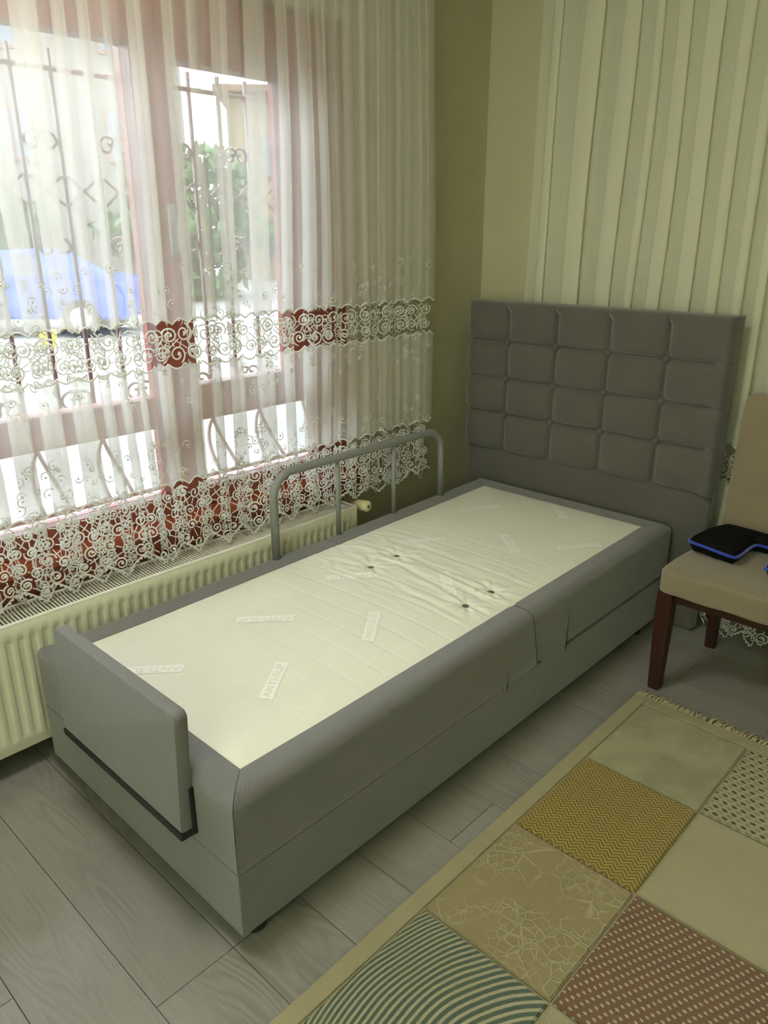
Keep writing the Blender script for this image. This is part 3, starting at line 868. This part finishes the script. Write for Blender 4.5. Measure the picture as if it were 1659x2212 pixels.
CX = -0.992
def place_left(a, o, z):
    return np.stack([CX+o+0*a, a+0*z, z+0*a], -1)
d1 = Drape(-0.55, 1.750, 0.082, 0.026, 11, place_left, over=(0.36, 0.56))
make_curtain('lace_curtain', 'white sheer curtain with lace bands hanging before the brown window', 'curtain', d1, 2.4615, 0.476, (1.095, 1.205), 0.715, M['sheer'], 5, (CX, 0.6, 0.476))
def place_back(a, o, z):
    out = np.clip((a-0.10)/0.10, 0, 1)*np.clip((0.55-z)/0.4, 0, 1)
    yb = 2.158-0.070*out
    return np.stack([a+0*z, yb+o*(0.6+0*a), z+0*a], -1)
d2 = Drape(-0.800, 1.15, 0.105, 0.030, 23, place_back, sway=0.010, over=(0.34, 0.52))
make_curtain('lace_curtain', 'cream sheer lace curtain hanging behind the tufted headboard and chair', 'curtain', d2, 2.4615, 0.010, (0.600, 0.715), 0.25, M['sheer2'], 9, (0.1, 2.15, 0.012))
t = box('curtain_track', M['track'], None, CX-0.022, CX+0.022, -1.6, 1.80, 2.462, ZC, 0.004, 1); tag(t, 'white ceiling track of the window curtain', 'curtain track')
t = box('curtain_track', M['track'], None, -0.86, 1.6, 2.136, 2.180, 2.462, ZC, 0.004, 1); tag(t, 'white ceiling track of the curtain behind the headboard', 'curtain track')

# ------------------------------------------------------------------ dining chair
ch = empty('dining_chair', (0.382, 1.78, 0)); co = Vector(ch.location)
tag(ch, 'beige suede dining chair with dark tapered wooden legs', 'chair')
def cpart(o, parent=None): o.data.transform(Matrix.Translation(-co)); o.parent = parent or ch; return o
def soft_slab(name, mat, fn, n=18, e=6.0):
    """rounded slab from a superellipsoid mapped by fn(u,v,w) in [-1,1]^3"""
    bm = bmesh.new(); bmesh.ops.create_cube(bm, size=2.0)
    bmesh.ops.subdivide_edges(bm, edges=bm.edges[:], cuts=n, use_grid_fill=True)
    for v in bm.verts:
        c = v.co; l = (abs(c.x)**e+abs(c.y)**e+abs(c.z)**e)**(1/e)
        mx = max(abs(c.x), abs(c.y), abs(c.z))
        d = c*(mx/l)
        v.co = Vector(fn(d.x, d.y, d.z))
    return from_bm(name, bm, mat, smooth=True)
def seat_fn(u, v, w):
    x = 0.382+u*(0.226-0.018*(v*0.5+0.5)); y = 1.785+v*0.226
    z = 0.402+w*0.043+(0.010*(1-u*u)*(1-v*v) if w > 0 else 0)+0.0015*math.sin(9*u+5*v)
    return (x, y, z)
cpart(soft_slab('seat', M['suede'], seat_fn, 18, 14.0))
def back_fn(u, v, w):
    z = 0.675+w*0.275
    t = (z-0.40)/0.55
    x = 0.382+u*(0.190+0.004*t); y = 1.985+0.060*t+v*0.026+0.012*u*u-(0.006*(1-u*u)*(1-w*w) if v < 0 else 0)
    return (x, y, z)
cpart(soft_slab('backrest', M['suede'], back_fn, 20, 16.0))
def leg(name, x, y, x2, y2, s0, s1, ztop):
    bm = bmesh.new(); rows = []
    for (z, s, f) in ((0, s1, 1.0), (0.012, s1*1.03, 0.97), (ztop*0.75, s0, 0.2), (ztop, s0, 0.0)):
        cx, cy = x+(x2-x)*f, y+(y2-y)*f
        rows.append([bm.verts.new((cx+a*s/2, cy+b*s/2, z)) for (a, b) in ((-1, -1), (1, -1), (1, 1), (-1, 1))])
    for k in range(3):
        for j in range(4): bm.faces.new((rows[k][j], rows[k][(j+1) % 4], rows[k+1][(j+1) % 4], rows[k+1][j]))
    bm.faces.new(rows[0][::-1]); bm.faces.new(rows[-1])
    bmesh.ops.bevel(bm, geom=[e for e in bm.edges if abs(e.verts[0].co.z-e.verts[1].co.z) > 0.005], offset=0.003, segments=2, affect='EDGES')
    return cpart(from_bm(name, bm, M['legwood']))
leg('leg', 0.186, 1.592, 0.187, 1.590, 0.050, 0.036, 0.366)
leg('leg', 0.578, 1.592, 0.577, 1.590, 0.050, 0.036, 0.366)
leg('leg', 0.222, 1.972, 0.218, 1.995, 0.040, 0.034, 0.366)
leg('leg', 0.542, 1.972, 0.546, 1.995, 0.040, 0.034, 0.366)
cpart(box('apron', M['legwood'], None, 0.205, 0.222, 1.61, 1.96, 0.315, 0.362))
cpart(box('apron', M['legwood'], None, 0.542, 0.559, 1.61, 1.96, 0.315, 0.362))
cpart(box('apron', M['legwood'], None, 0.205, 0.559, 1.596, 1.612, 0.325, 0.362))

# ------------------------------------------------------------------ black cushion with blue piping on the chair
cs = empty('seat_cushion', (0.37, 1.83, 0.447)); cso = Vector(cs.location)
tag(cs, 'black U-shaped cushion with blue piping lying on the beige chair', 'cushion')
outline = [(0.182, 1.735), (0.235, 1.722), (0.325, 1.708), (0.342, 1.730), (0.345, 1.850), (0.362, 1.872), (0.402, 1.872), (0.420, 1.850), (0.432, 1.715), (0.448, 1.698), (0.530, 1.715), (0.572, 1.735), (0.580, 1.765), (0.572, 1.90), (0.545, 1.940), (0.40, 1.952), (0.24, 1.945), (0.212, 1.925), (0.188, 1.86), (0.176, 1.765)]
def smooth_loop(pts, n=4):
    out = []
    N = len(pts)
    for i in range(N):
        p0, p1, p2, p3 = (np.array(pts[(i+k-1) % N]) for k in range(4))
        for k in range(n):
            t = k/n
            out.append(0.5*((2*p1)+(-p0+p2)*t+(2*p0-5*p1+4*p2-p3)*t*t+(-p0+3*p1-3*p2+p3)*t**3))
    return out
loop = smooth_loop(outline, 4)
zpipe = lambda x, y: 0.486+0.006*math.cos((x-0.18)*9)
cen = np.mean(np.array(loop), 0)
def cushion_mesh():
    from mathutils.geometry import tessellate_polygon
    bm = bmesh.new(); L2 = np.array(loop); A = L2; B = np.roll(L2, -1, 0)
    vs = [bm.verts.new((p[0], p[1], 0)) for p in L2]
    for tr in tessellate_polygon([[v.co.copy() for v in vs]]):
        try: bm.faces.new([vs[i] for i in tr])
        except ValueError: pass
    for _ in range(4):
        long = [e for e in bm.edges if e.calc_length() > 0.016 and not e.is_boundary]
        if not long: break
        bmesh.ops.subdivide_edges(bm, edges=long, cuts=1)
        bmesh.ops.triangulate(bm, faces=bm.faces[:])
        bmesh.ops.beautify_fill(bm, faces=bm.faces[:], edges=[e for e in bm.edges if not e.is_boundary])
    def dist(v):
        P_ = np.array([v.co.x, v.co.y]); AB = B-A; t = np.clip(((P_-A)*AB).sum(1)/(AB*AB).sum(1), 0, 1)
        return float(np.min(np.linalg.norm(A+AB*t[:, None]-P_, axis=1)))
    bound = [v for v in bm.verts if v.is_boundary]
    D = {v: (0.0 if v.is_boundary else dist(v)) for v in bm.verts}
    dup = bmesh.ops.duplicate(bm, geom=bm.verts[:]+bm.edges[:]+bm.faces[:])
    vm = dup['vert_map']; low = set()
    for v in list(D):
        d = D[v]; zz = zpipe(v.co.x, v.co.y); b = vm[v]; low.add(b)
        v.co.z = zz+0.033*(1-math.exp(-d/0.015)); b.co.z = max(0.4585, zz-0.060*(1-math.exp(-d/0.018)))
    bmesh.ops.remove_doubles(bm, verts=bm.verts[:], dist=0.0004)
    bmesh.ops.recalc_face_normals(bm, faces=bm.faces[:])
    return bm
o = from_bm('cushion_cover', cushion_mesh(), M['black'], smooth=True); o.data.transform(Matrix.Translation(-cso)); o.parent = cs
o = tube('piping', M['bluepipe'], None, [(p[0], p[1], zpipe(*p)) for p in loop], 0.0048, 8, closed=True); o.data.transform(Matrix.Translation(-cso)); o.parent = cs

# ------------------------------------------------------------------ rug
RUGX0, RUGX1, RUGY0, RUGY1 = 0.165, 1.59, -0.80, 1.495
rug = empty('patchwork_rug', ((RUGX0+RUGX1)/2, (RUGY0+RUGY1)/2, 0)); rgo = Vector(rug.location)
tag(rug, 'cream patchwork rug with mustard, teal and dotted squares and a fringe', 'rug')
def gpart(o): o.data.transform(Matrix.Translation(-rgo)); o.parent = rug; return o
cream = srgb(212, 202, 166)
def rug_mat(name, build):
    t = NT(name); v = t.coord()          # patch-local metres
    sep = t.add('ShaderNodeSeparateXYZ'); t.l.new(v, sep.inputs[0])
    col, h = build(t, v, sep.outputs[0], sep.outputs[1])
    pile = t.noise(v, 420, 2); soft = t.noise(v, 11, 4)
    c2 = t.mix(t.math('MULTIPLY', soft, 0.28), col, srgb(132, 122, 90))
    c3 = t.mix(t.math('MULTIPLY', pile, 0.22), c2, srgb(100, 92, 68))
    hv = t.add('ShaderNodeHueSaturation'); t.set(hv.inputs['Color'], c3); hv.inputs['Value'].default_value = 0.72
    t.base(hv.outputs[0], 0.95, 0.08); t.b.inputs['Sheen Weight'].default_value = 0.2
    t.bump(t.math('ADD', t.math('MULTIPLY', pile, 0.5), h), 0.5, 0.003)
    return t.m
def b_plain(t, v, x, y):
    n = t.noise(v, 5, 3); return t.mix(n, srgb(204, 194, 158), srgb(220, 210, 176)), 0.0
def b_border(t, v, x, y):
    n = t.noise(v, 6, 3); return t.mix(n, srgb(196, 186, 150), srgb(212, 202, 166)), 0.0
def b_marble(t, v, x, y):
    n = t.noise(v, 13, 5, 0.6); ln = t.math('ABSOLUTE', t.math('SUBTRACT', n, 0.5)); m_ = t.ramp(ln, 0.02, 0.0)
    big = t.ramp(t.noise(v, 6, 3), 0.42, 0.6)
    c = t.mix(t.math('MULTIPLY', big, 0.7), srgb(212, 203, 168), srgb(188, 181, 150)); return t.mix(t.math('MULTIPLY', m_, 0.6), c, srgb(228, 220, 188)), m_
def b_chev(t, v, x, y):
    tri = t.math('PINGPONG', t.math('ADD', x, 5.0), 0.0150)
    s = t.math('FRACT', t.math('DIVIDE', t.math('ADD', t.math('ADD', y, t.math('MULTIPLY', tri, -0.95)), 5.0), 0.0126))
    k = t.ramp(t.math('ABSOLUTE', t.math('SUBTRACT', s, 0.5)), 0.20, 0.30)
    return t.mix(k, srgb(212, 190, 116), srgb(156, 132, 52)), t.math('SUBTRACT', 1.0, k)
def b_crackle(t, v, x, y):
    warp = t.noise(v, 7, 3, out='Color')
    sc = t.add('ShaderNodeVectorMath', operation='SCALE'); t.l.new(warp, sc.inputs[0]); sc.inputs['Scale'].default_value = 0.05
    ad = t.add('ShaderNodeVectorMath', operation='ADD'); t.l.new(v, ad.inputs[0]); t.l.new(sc.outputs[0], ad.inputs[1])
    vo = t.add('ShaderNodeTexVoronoi', feature='DISTANCE_TO_EDGE'); t.l.new(ad.outputs[0], vo.inputs['Vector']); vo.inputs['Scale'].default_value = 42; vo.inputs['Randomness'].default_value = 0.75
    vo2 = t.add('ShaderNodeTexVoronoi', feature='DISTANCE_TO_EDGE'); t.l.new(ad.outputs[0], vo2.inputs['Vector']); vo2.inputs['Scale'].default_value = 15
    mask = t.ramp(t.noise(v, 6, 2), 0.44, 0.58)
    l1 = t.math('MULTIPLY', t.ramp(vo.outputs['Distance'], 0.10, 0.03), mask); l2 = t.ramp(vo2.outputs['Distance'], 0.045, 0.01)
    l2 = t.math('MULTIPLY', l2, t.ramp(t.noise(v, 9, 2), 0.40, 0.55))
    k = t.math('MAXIMUM', l1, l2)
    return t.mix(t.math('MULTIPLY', k, 0.75), srgb(188, 172, 130), srgb(222, 212, 174)), k
def b_teal(t, v, x, y):
    # nested arcs round a point beyond the right edge of the patch
    dx = t.math('SUBTRACT', x, 0.33); dy = t.math('SUBTRACT', y, -0.035)
    rr_ = t.math('SQRT', t.math('ADD', t.math('MULTIPLY', dx, dx), t.math('MULTIPLY', t.math('MULTIPLY', dy, dy), 0.9)))
    wob = t.math('MULTIPLY', t.math('SUBTRACT', t.noise(v, 5, 1), 0.5), 0.022)
    rr_ = t.math('ADD', rr_, wob)
    rr_ = t.math('ADD', rr_, t.math('MULTIPLY', t.math('POWER', t.math('MAXIMUM', t.math('SUBTRACT', rr_, 0.3), 0.0), 2.0), 1.3))
    s = t.math('FRACT', t.math('ADD', t.math('DIVIDE', rr_, 0.0162), t.math('MULTIPLY', t.noise(v, 90, 1), 0.12)))
    k = t.ramp(t.math('ABSOLUTE', t.math('SUBTRACT', s, 0.5)), 0.19, 0.25)
    return t.mix(k, srgb(214, 208, 174), srgb(98, 122, 112)), t.math('SUBTRACT', 1.0, k)
def dotted(bgc, fgc, px, py, r, ell=1.5, extra=None):
    def b(t, v, x, y):
        X_ = t.math('DIVIDE', t.math('ADD', t.math('ADD', x, t.math('MULTIPLY', y, 0.35)), 5.0), px)
        Y_ = t.math('DIVIDE', t.math('ADD', y, 5.0), py)
        row = t.math('FLOOR', Y_)
        odd = t.math('MULTIPLY', t.math('MODULO', row, 2.0), 0.5)
        fx = t.math('MULTIPLY', t.math('SUBTRACT', t.math('FRACT', t.math('ADD', X_, odd)), 0.5), px)
        fy = t.math('MULTIPLY', t.math('SUBTRACT', t.math('FRACT', Y_), 0.5), py)
        wob = t.math('MULTIPLY', t.math('SUBTRACT', t.noise(v, 160, 1), 0.5), r*0.9)
        d = t.math('ADD', t.math('SQRT', t.math('ADD', t.math('MULTIPLY', t.math('MULTIPLY', fx, fx), 1.0/(ell*ell)), t.math('MULTIPLY', fy, fy))), wob)
        k = t.ramp(d, r*1.15, r*0.8)
        col = t.mix(k, bgc, fgc)
        if extra:
            odd2 = t.math('MODULO', row, 2.0)
            col = t.mix(k, bgc, t.mix(odd2, fgc, extra))
        return col, k
    return b
RM = {
 'plain': rug_mat('rug_plain_cream', b_plain), 'border': rug_mat('rug_beige_border', b_border), 'marble': rug_mat('rug_marbled_cream', b_marble),
 'chev': rug_mat('rug_mustard_zigzag', b_chev), 'crackle': rug_mat('rug_beige_crackle', b_crackle), 'teal': rug_mat('rug_teal_wave', b_teal),
 'pink': rug_mat('rug_rose_brown_dots', dotted(srgb(148, 111, 90), srgb(226, 216, 184), 0.0200, 0.0125, 0.0030)),
 'honey': rug_mat('rug_dark_dot_honeycomb', dotted(srgb(214, 206, 174), srgb(104, 88, 62), 0.0240, 0.0150, 0.0052, 1.4, srgb(184, 178, 146))),
}
gpart(box('rug_backing', RM['border'], None, RUGX0, RUGX1, RUGY0, RUGY1, 0.0, 0.006))
px0, py0, PX, PY = 0.210, 1.447, 0.3330, 0.3670
lay = [['marble', 'honey', 'plain', 'crackle'], ['chev', 'plain', 'teal', 'marble'], ['crackle', 'pink', 'crackle', 'honey'], ['teal', 'marble', 'chev', 'plain'], ['plain', 'crackle', 'pink', 'marble'], ['pink', 'chev', 'plain', 'teal']]
for r_ in range(6):
    for c_ in range(4):
        a = px0+PX*c_; b = py0-PY*(r_+1); g = 0.003
        me_ = bmesh.new(); box_into(me_, -PX/2+g, PX/2-g, -PY/2+g, PY/2-g, 0.005, 0.0125)
        bmesh.ops.bevel(me_, geom=[e for e in me_.edges if all(v.co.z > 0.012 for v in e.verts)], offset=0.003, segments=2, affect='EDGES')
        o = from_bm('rug_patch', me_, RM[lay[r_][c_]], rug, (a+PX/2-rgo.x, b+PY/2-rgo.y, 0))
X1, Y0_ = px0+PX*4, py0-PY*6
for (a, b, c, d) in ((RUGX0, px0-0.002, RUGY0, RUGY1), (X1+0.002, RUGX1, RUGY0, RUGY1), (px0-0.002, X1+0.002, py0+0.002, RUGY1), (px0-0.002, X1+0.002, RUGY0, Y0_-0.002)):
    if b-a > 0.005 and d-c > 0.005:
        gpart(box('rug_border', RM['border'], None, a, b, c, d, 0.004, 0.0115, 0.003, 2))
# fringe
rnd = random.Random(3); Vf = []; Ff = []
x = RUGX0+0.002
while x < RUGX1:
    L_ = rnd.uniform(0.034, 0.056); dx = rnd.uniform(-0.014, 0.014); pts = [(x, RUGY1-0.003, 0.009), (x+dx*0.4, RUGY1+L_*0.5, 0.0085), (x+dx, RUGY1+L_, 0.0025)]
    b = len(Vf)
    for (qx, qy, qz), wd in zip(pts, (0.0022, 0.0020, 0.0012)):
        Vf += [(qx-wd, qy, qz), (qx, qy, qz+wd), (qx+wd, qy, qz), (qx, qy, qz-wd)]
    for k in range(2):
        for j in range(4):
            j2 = (j+1) % 4; Ff.append((b+k*4+j, b+k*4+j2, b+k*4+4+j2, b+k*4+4+j))
    x += rnd.uniform(0.0025, 0.0048)
me = bpy.data.meshes.new('fringe'); me.from_pydata(Vf, [], Ff); me.update()
fr = gpart(link_mesh('fringe', me, plain('cream_fringe_yarn', srgb(206, 196, 160), 0.9))); fr['kind'] = 'stuff'

# ------------------------------------------------------------------ outside the window
GZ = -0.15
gd = box('ground', M['paving'], None, -60, XL-0.2, -45, 60, GZ-0.3, GZ); tag(gd, 'pale concrete yard outside the window', kind='structure')
# wrought iron window grille
gr = empty('window_grille', (XL-0.22, 0.0, 0.55)); gro = Vector(gr.location)
tag(gr, 'wrought iron window grille with scrolls outside the glass', 'grille')
GXp = XL-0.225
def gpt(o): o.data.transform(Matrix.Translation(-gro)); o.parent = gr; return o
for zz in (0.60, 0.92, 1.90): gpt(tube('grille_bar', M['iron'], None, [(GXp, WIN_Y0, zz), (GXp, WIN_Y1, zz)], 0.008, 6))
yy = 0.348-0.114*16
bars = []
while yy < WIN_Y1:
    gpt(tube('grille_bar', M['iron'], None, [(GXp, yy, 0.92), (GXp, yy, 1.95)], 0.0075, 6)); bars.append(yy)
    # belly bar bowing outwards below
    pts = [(GXp-0.10*math.sin(PI*k/12), yy+0.10*math.sin(PI*k/12*0.5)*((-1)**len(bars)), 0.92-0.32*k/12) for k in range(13)]
    gpt(tube('belly_bar', M['iron'], None, pts, 0.0075, 6))
    yy += 0.114
def scroll(yc, zc, r, sg, fl):
    pts = []
    for k in range(22):
        t = k/21; a = sg*(2*PI*1.25*t)+(0 if fl > 0 else PI); rr_ = r*(1-0.78*t)
        pts.append((GXp, yc+rr_*math.cos(a), zc+rr_*math.sin(a)))
    return pts
for i, yb_ in enumerate(bars[:-1]):
    for (zc, r) in (((1.71, 0.032), (1.42, 0.032), (0.955, 0.036)) if i % 2 == 0 else ()):
        gpt(tube('scroll', M['iron'], None, scroll(yb_+0.034, zc, r, 1, 1), 0.005, 5)); gpt(tube('scroll', M['iron'], None, scroll(yb_+0.080, zc, r, -1, -1), 0.005, 5))
    gpt(tube('cross_bar', M['iron'], None, [(GXp, yb_+0.01, 1.62), (GXp, yb_+0.104, 1.54)], 0.005, 5)); gpt(tube('cross_bar', M['iron'], None, [(GXp, yb_+0.01, 1.54), (GXp, yb_+0.104, 1.62)], 0.005, 5))

# parked blue car
def car(loc, rz):
    root = empty('parked_car', loc, rz); tag(root, 'blue car parked across the pale yard', 'car')
    prof = [(-2.05, 0.30), (-2.08, 0.62), (-1.95, 0.86), (-1.25, 0.94), (-0.62, 1.36), (0.55, 1.42), (1.25, 1.02), (1.95, 0.92), (2.08, 0.66), (2.05, 0.30)]
    bm = bmesh.new(); ra = []; rb = []; rc = []; rdd = []
    for (x, z) in prof:
        t = max(0, (z-0.9)/0.5); wd = 0.82-0.16*t
        ra.append(bm.verts.new((x, -wd, z))); rb.append(bm.verts.new((x, wd, z)))
    for i in range(len(prof)-1): bm.faces.new((ra[i], ra[i+1], rb[i+1], rb[i]))
    bm.faces.new((ra[0], rb[0], rb[-1], ra[-1])); bm.faces.new(ra[::-1]); bm.faces.new(rb)
    bmesh.ops.recalc_face_normals(bm, faces=bm.faces[:])
    bmesh.ops.bevel(bm, geom=bm.edges[:], offset=0.05, segments=2, affect='EDGES')
    from_bm('car_body', bm, M['carblue'], root, smooth=False)
    for s in (-1, 1):
        for wn in (((-1.08, 0.98), (-0.56, 1.30), (-0.08, 1.33), (-0.08, 0.98)), ((0.0, 0.98), (0.0, 1.33), (0.5, 1.34), (1.05, 1.02))):
            bm = bmesh.new(); vs = []
            for dy in (0.0, 0.02):
                vs.append([bm.verts.new((x, s*(0.82-0.16*max(0, (z-0.9)/0.5)+0.004+dy-0.012), z)) for (x, z) in wn])
            bm.faces.new(vs[0]); bm.faces.new(vs[1][::-1])
            for j in range(4): bm.faces.new((vs[0][j], vs[0][(j+1) % 4], vs[1][(j+1) % 4], vs[1][j]))
            bmesh.ops.recalc_face_normals(bm, faces=bm.faces[:])
            from_bm('side_window', bm, M['carglass'], root)
        for wx in (-1.3, 1.3):
            tyre = link_mesh('wheel', tube_mesh('wheel', [(wx, s*0.62, 0.31), (wx, s*0.64, 0.31), (wx, s*0.82, 0.31), (wx, s*0.84, 0.31)], [0.28, 0.31, 0.31, 0.28], 24), M['tyre'], root)
            link_mesh('hubcap', tube_mesh('hubcap', [(wx, s*0.835, 0.31), (wx, s*0.85, 0.31)], [0.20, 0.16], 20), M['chrome'], tyre)
    return root
car((-13.0, 5.0, GZ), R(43.5))

def foliage_mesh(name, seed, rx, rz, n, leaf):
    rd = np.random.RandomState(seed)
    d = rd.normal(size=(n, 3)); d /= np.linalg.norm(d, axis=1, keepdims=True)
    lump = 1+0.25*np.sin(d[:, 0]*5+seed)*np.cos(d[:, 1]*4+seed*2)+0.2*np.sin(d[:, 2]*7+seed)
    c = d*(rd.uniform(0.45, 1.0, size=(n, 1))**0.5)*lump[:, None]*np.array([rx, rx, rz])
    a = rd.normal(size=(n, 3)); a /= np.linalg.norm(a, axis=1, keepdims=True)
    b = np.cross(a, rd.normal(size=(n, 3))); b /= np.linalg.norm(b, axis=1, keepdims=True)
    s = leaf*rd.uniform(0.6, 1.3, size=(n, 1))
    V = np.stack([c-a*s, c+b*s*0.5, c+a*s, c-b*s*0.5], 1).reshape(-1, 3)
    F = np.arange(4*n).reshape(-1, 4)
    me = bpy.data.meshes.new(name); me.from_pydata(V.tolist(), [], F.tolist()); me.update(); return me
def tree(loc, h, rx, rz, seed, label):
    root = empty('leafy_tree', loc); tag(root, label, 'tree', 'trees beyond the yard')
    tube_o = link_mesh('trunk', tube_mesh('trunk', [(0, 0, 0), (0.05, 0.02, h*0.5), (0.0, 0.0, h)], [0.16, 0.13, 0.07], 8), M['bark'], root)
    o = link_mesh('crown', foliage_mesh('crown', seed, rx, rz, 2600, 0.22), M['leaf'], root, (0, 0, h)); o['kind'] = 'stuff'
tree((-18.5, 5.8, GZ), 1.7, 1.9, 1.5, 1, 'leafy green tree behind the blue car, leftmost through the window')
tree((-17.5, 11.6, GZ), 1.8, 2.0, 1.6, 2, 'leafy green tree standing just past the blue car')
tree((-13.0, 16.5, GZ), 1.7, 1.8, 1.5, 3, 'leafy green tree in front of the beige house')

def house(loc, rz, wx, dy, h, mat, label):
    root = empty('house', loc, rz); tag(root, label, 'house')
    box('facade', mat, root, -wx/2, wx/2, 0, dy, 0, h)
    box('roof', M['rooftile'], root, -wx/2-0.4, wx/2+0.4, -0.5, dy+0.4, h, h+0.25, 0.04, 1)
    n = max(2, int(wx/3))
    for i in range(n):
        for zf in np.arange(0.9, h-1.6, 2.8):
            xc = -wx/2+wx*(i+0.5)/n
            f = box('window', M['rooftile'], root, xc-0.62, xc+0.62, -0.06, 0.02, zf-0.07, zf+1.37)
            box('pane', M['shutter'], f, xc-0.55, xc-0.03, -0.08, -0.05, zf, zf+1.3); box('pane', M['shutter'], f, xc+0.03, xc+0.55, -0.08, -0.05, zf, zf+1.3)
    return root
house((-19.5, 23.0, GZ), R(48), 14, 6, 6.4, M['facade'], 'beige house with brown roof edge seen through the window')
house((-26.0, 4.0, GZ), R(60), 22, 6, 8.2, M['facade2'], 'pale house behind the trees and the blue car')
# small yellow bucket on the yard
bk = empty('bucket', (-10.9, 4.45, GZ)); tag(bk, 'yellow plastic bucket on the pale yard', 'bucket')
link_mesh('pail', tube_mesh('pail', [(0, 0, 0), (0, 0, 0.01), (0, 0, 0.24), (0, 0, 0.25)], [0.09, 0.10, 0.135, 0.14], 20), M['yellow'], bk)
link_mesh('bail', tube_mesh('bail', [(0.137*math.cos(a), 0.0, 0.24+0.12*math.sin(a)) for a in np.linspace(0, PI, 14)], 0.004, 6), M['chrome'], bk)
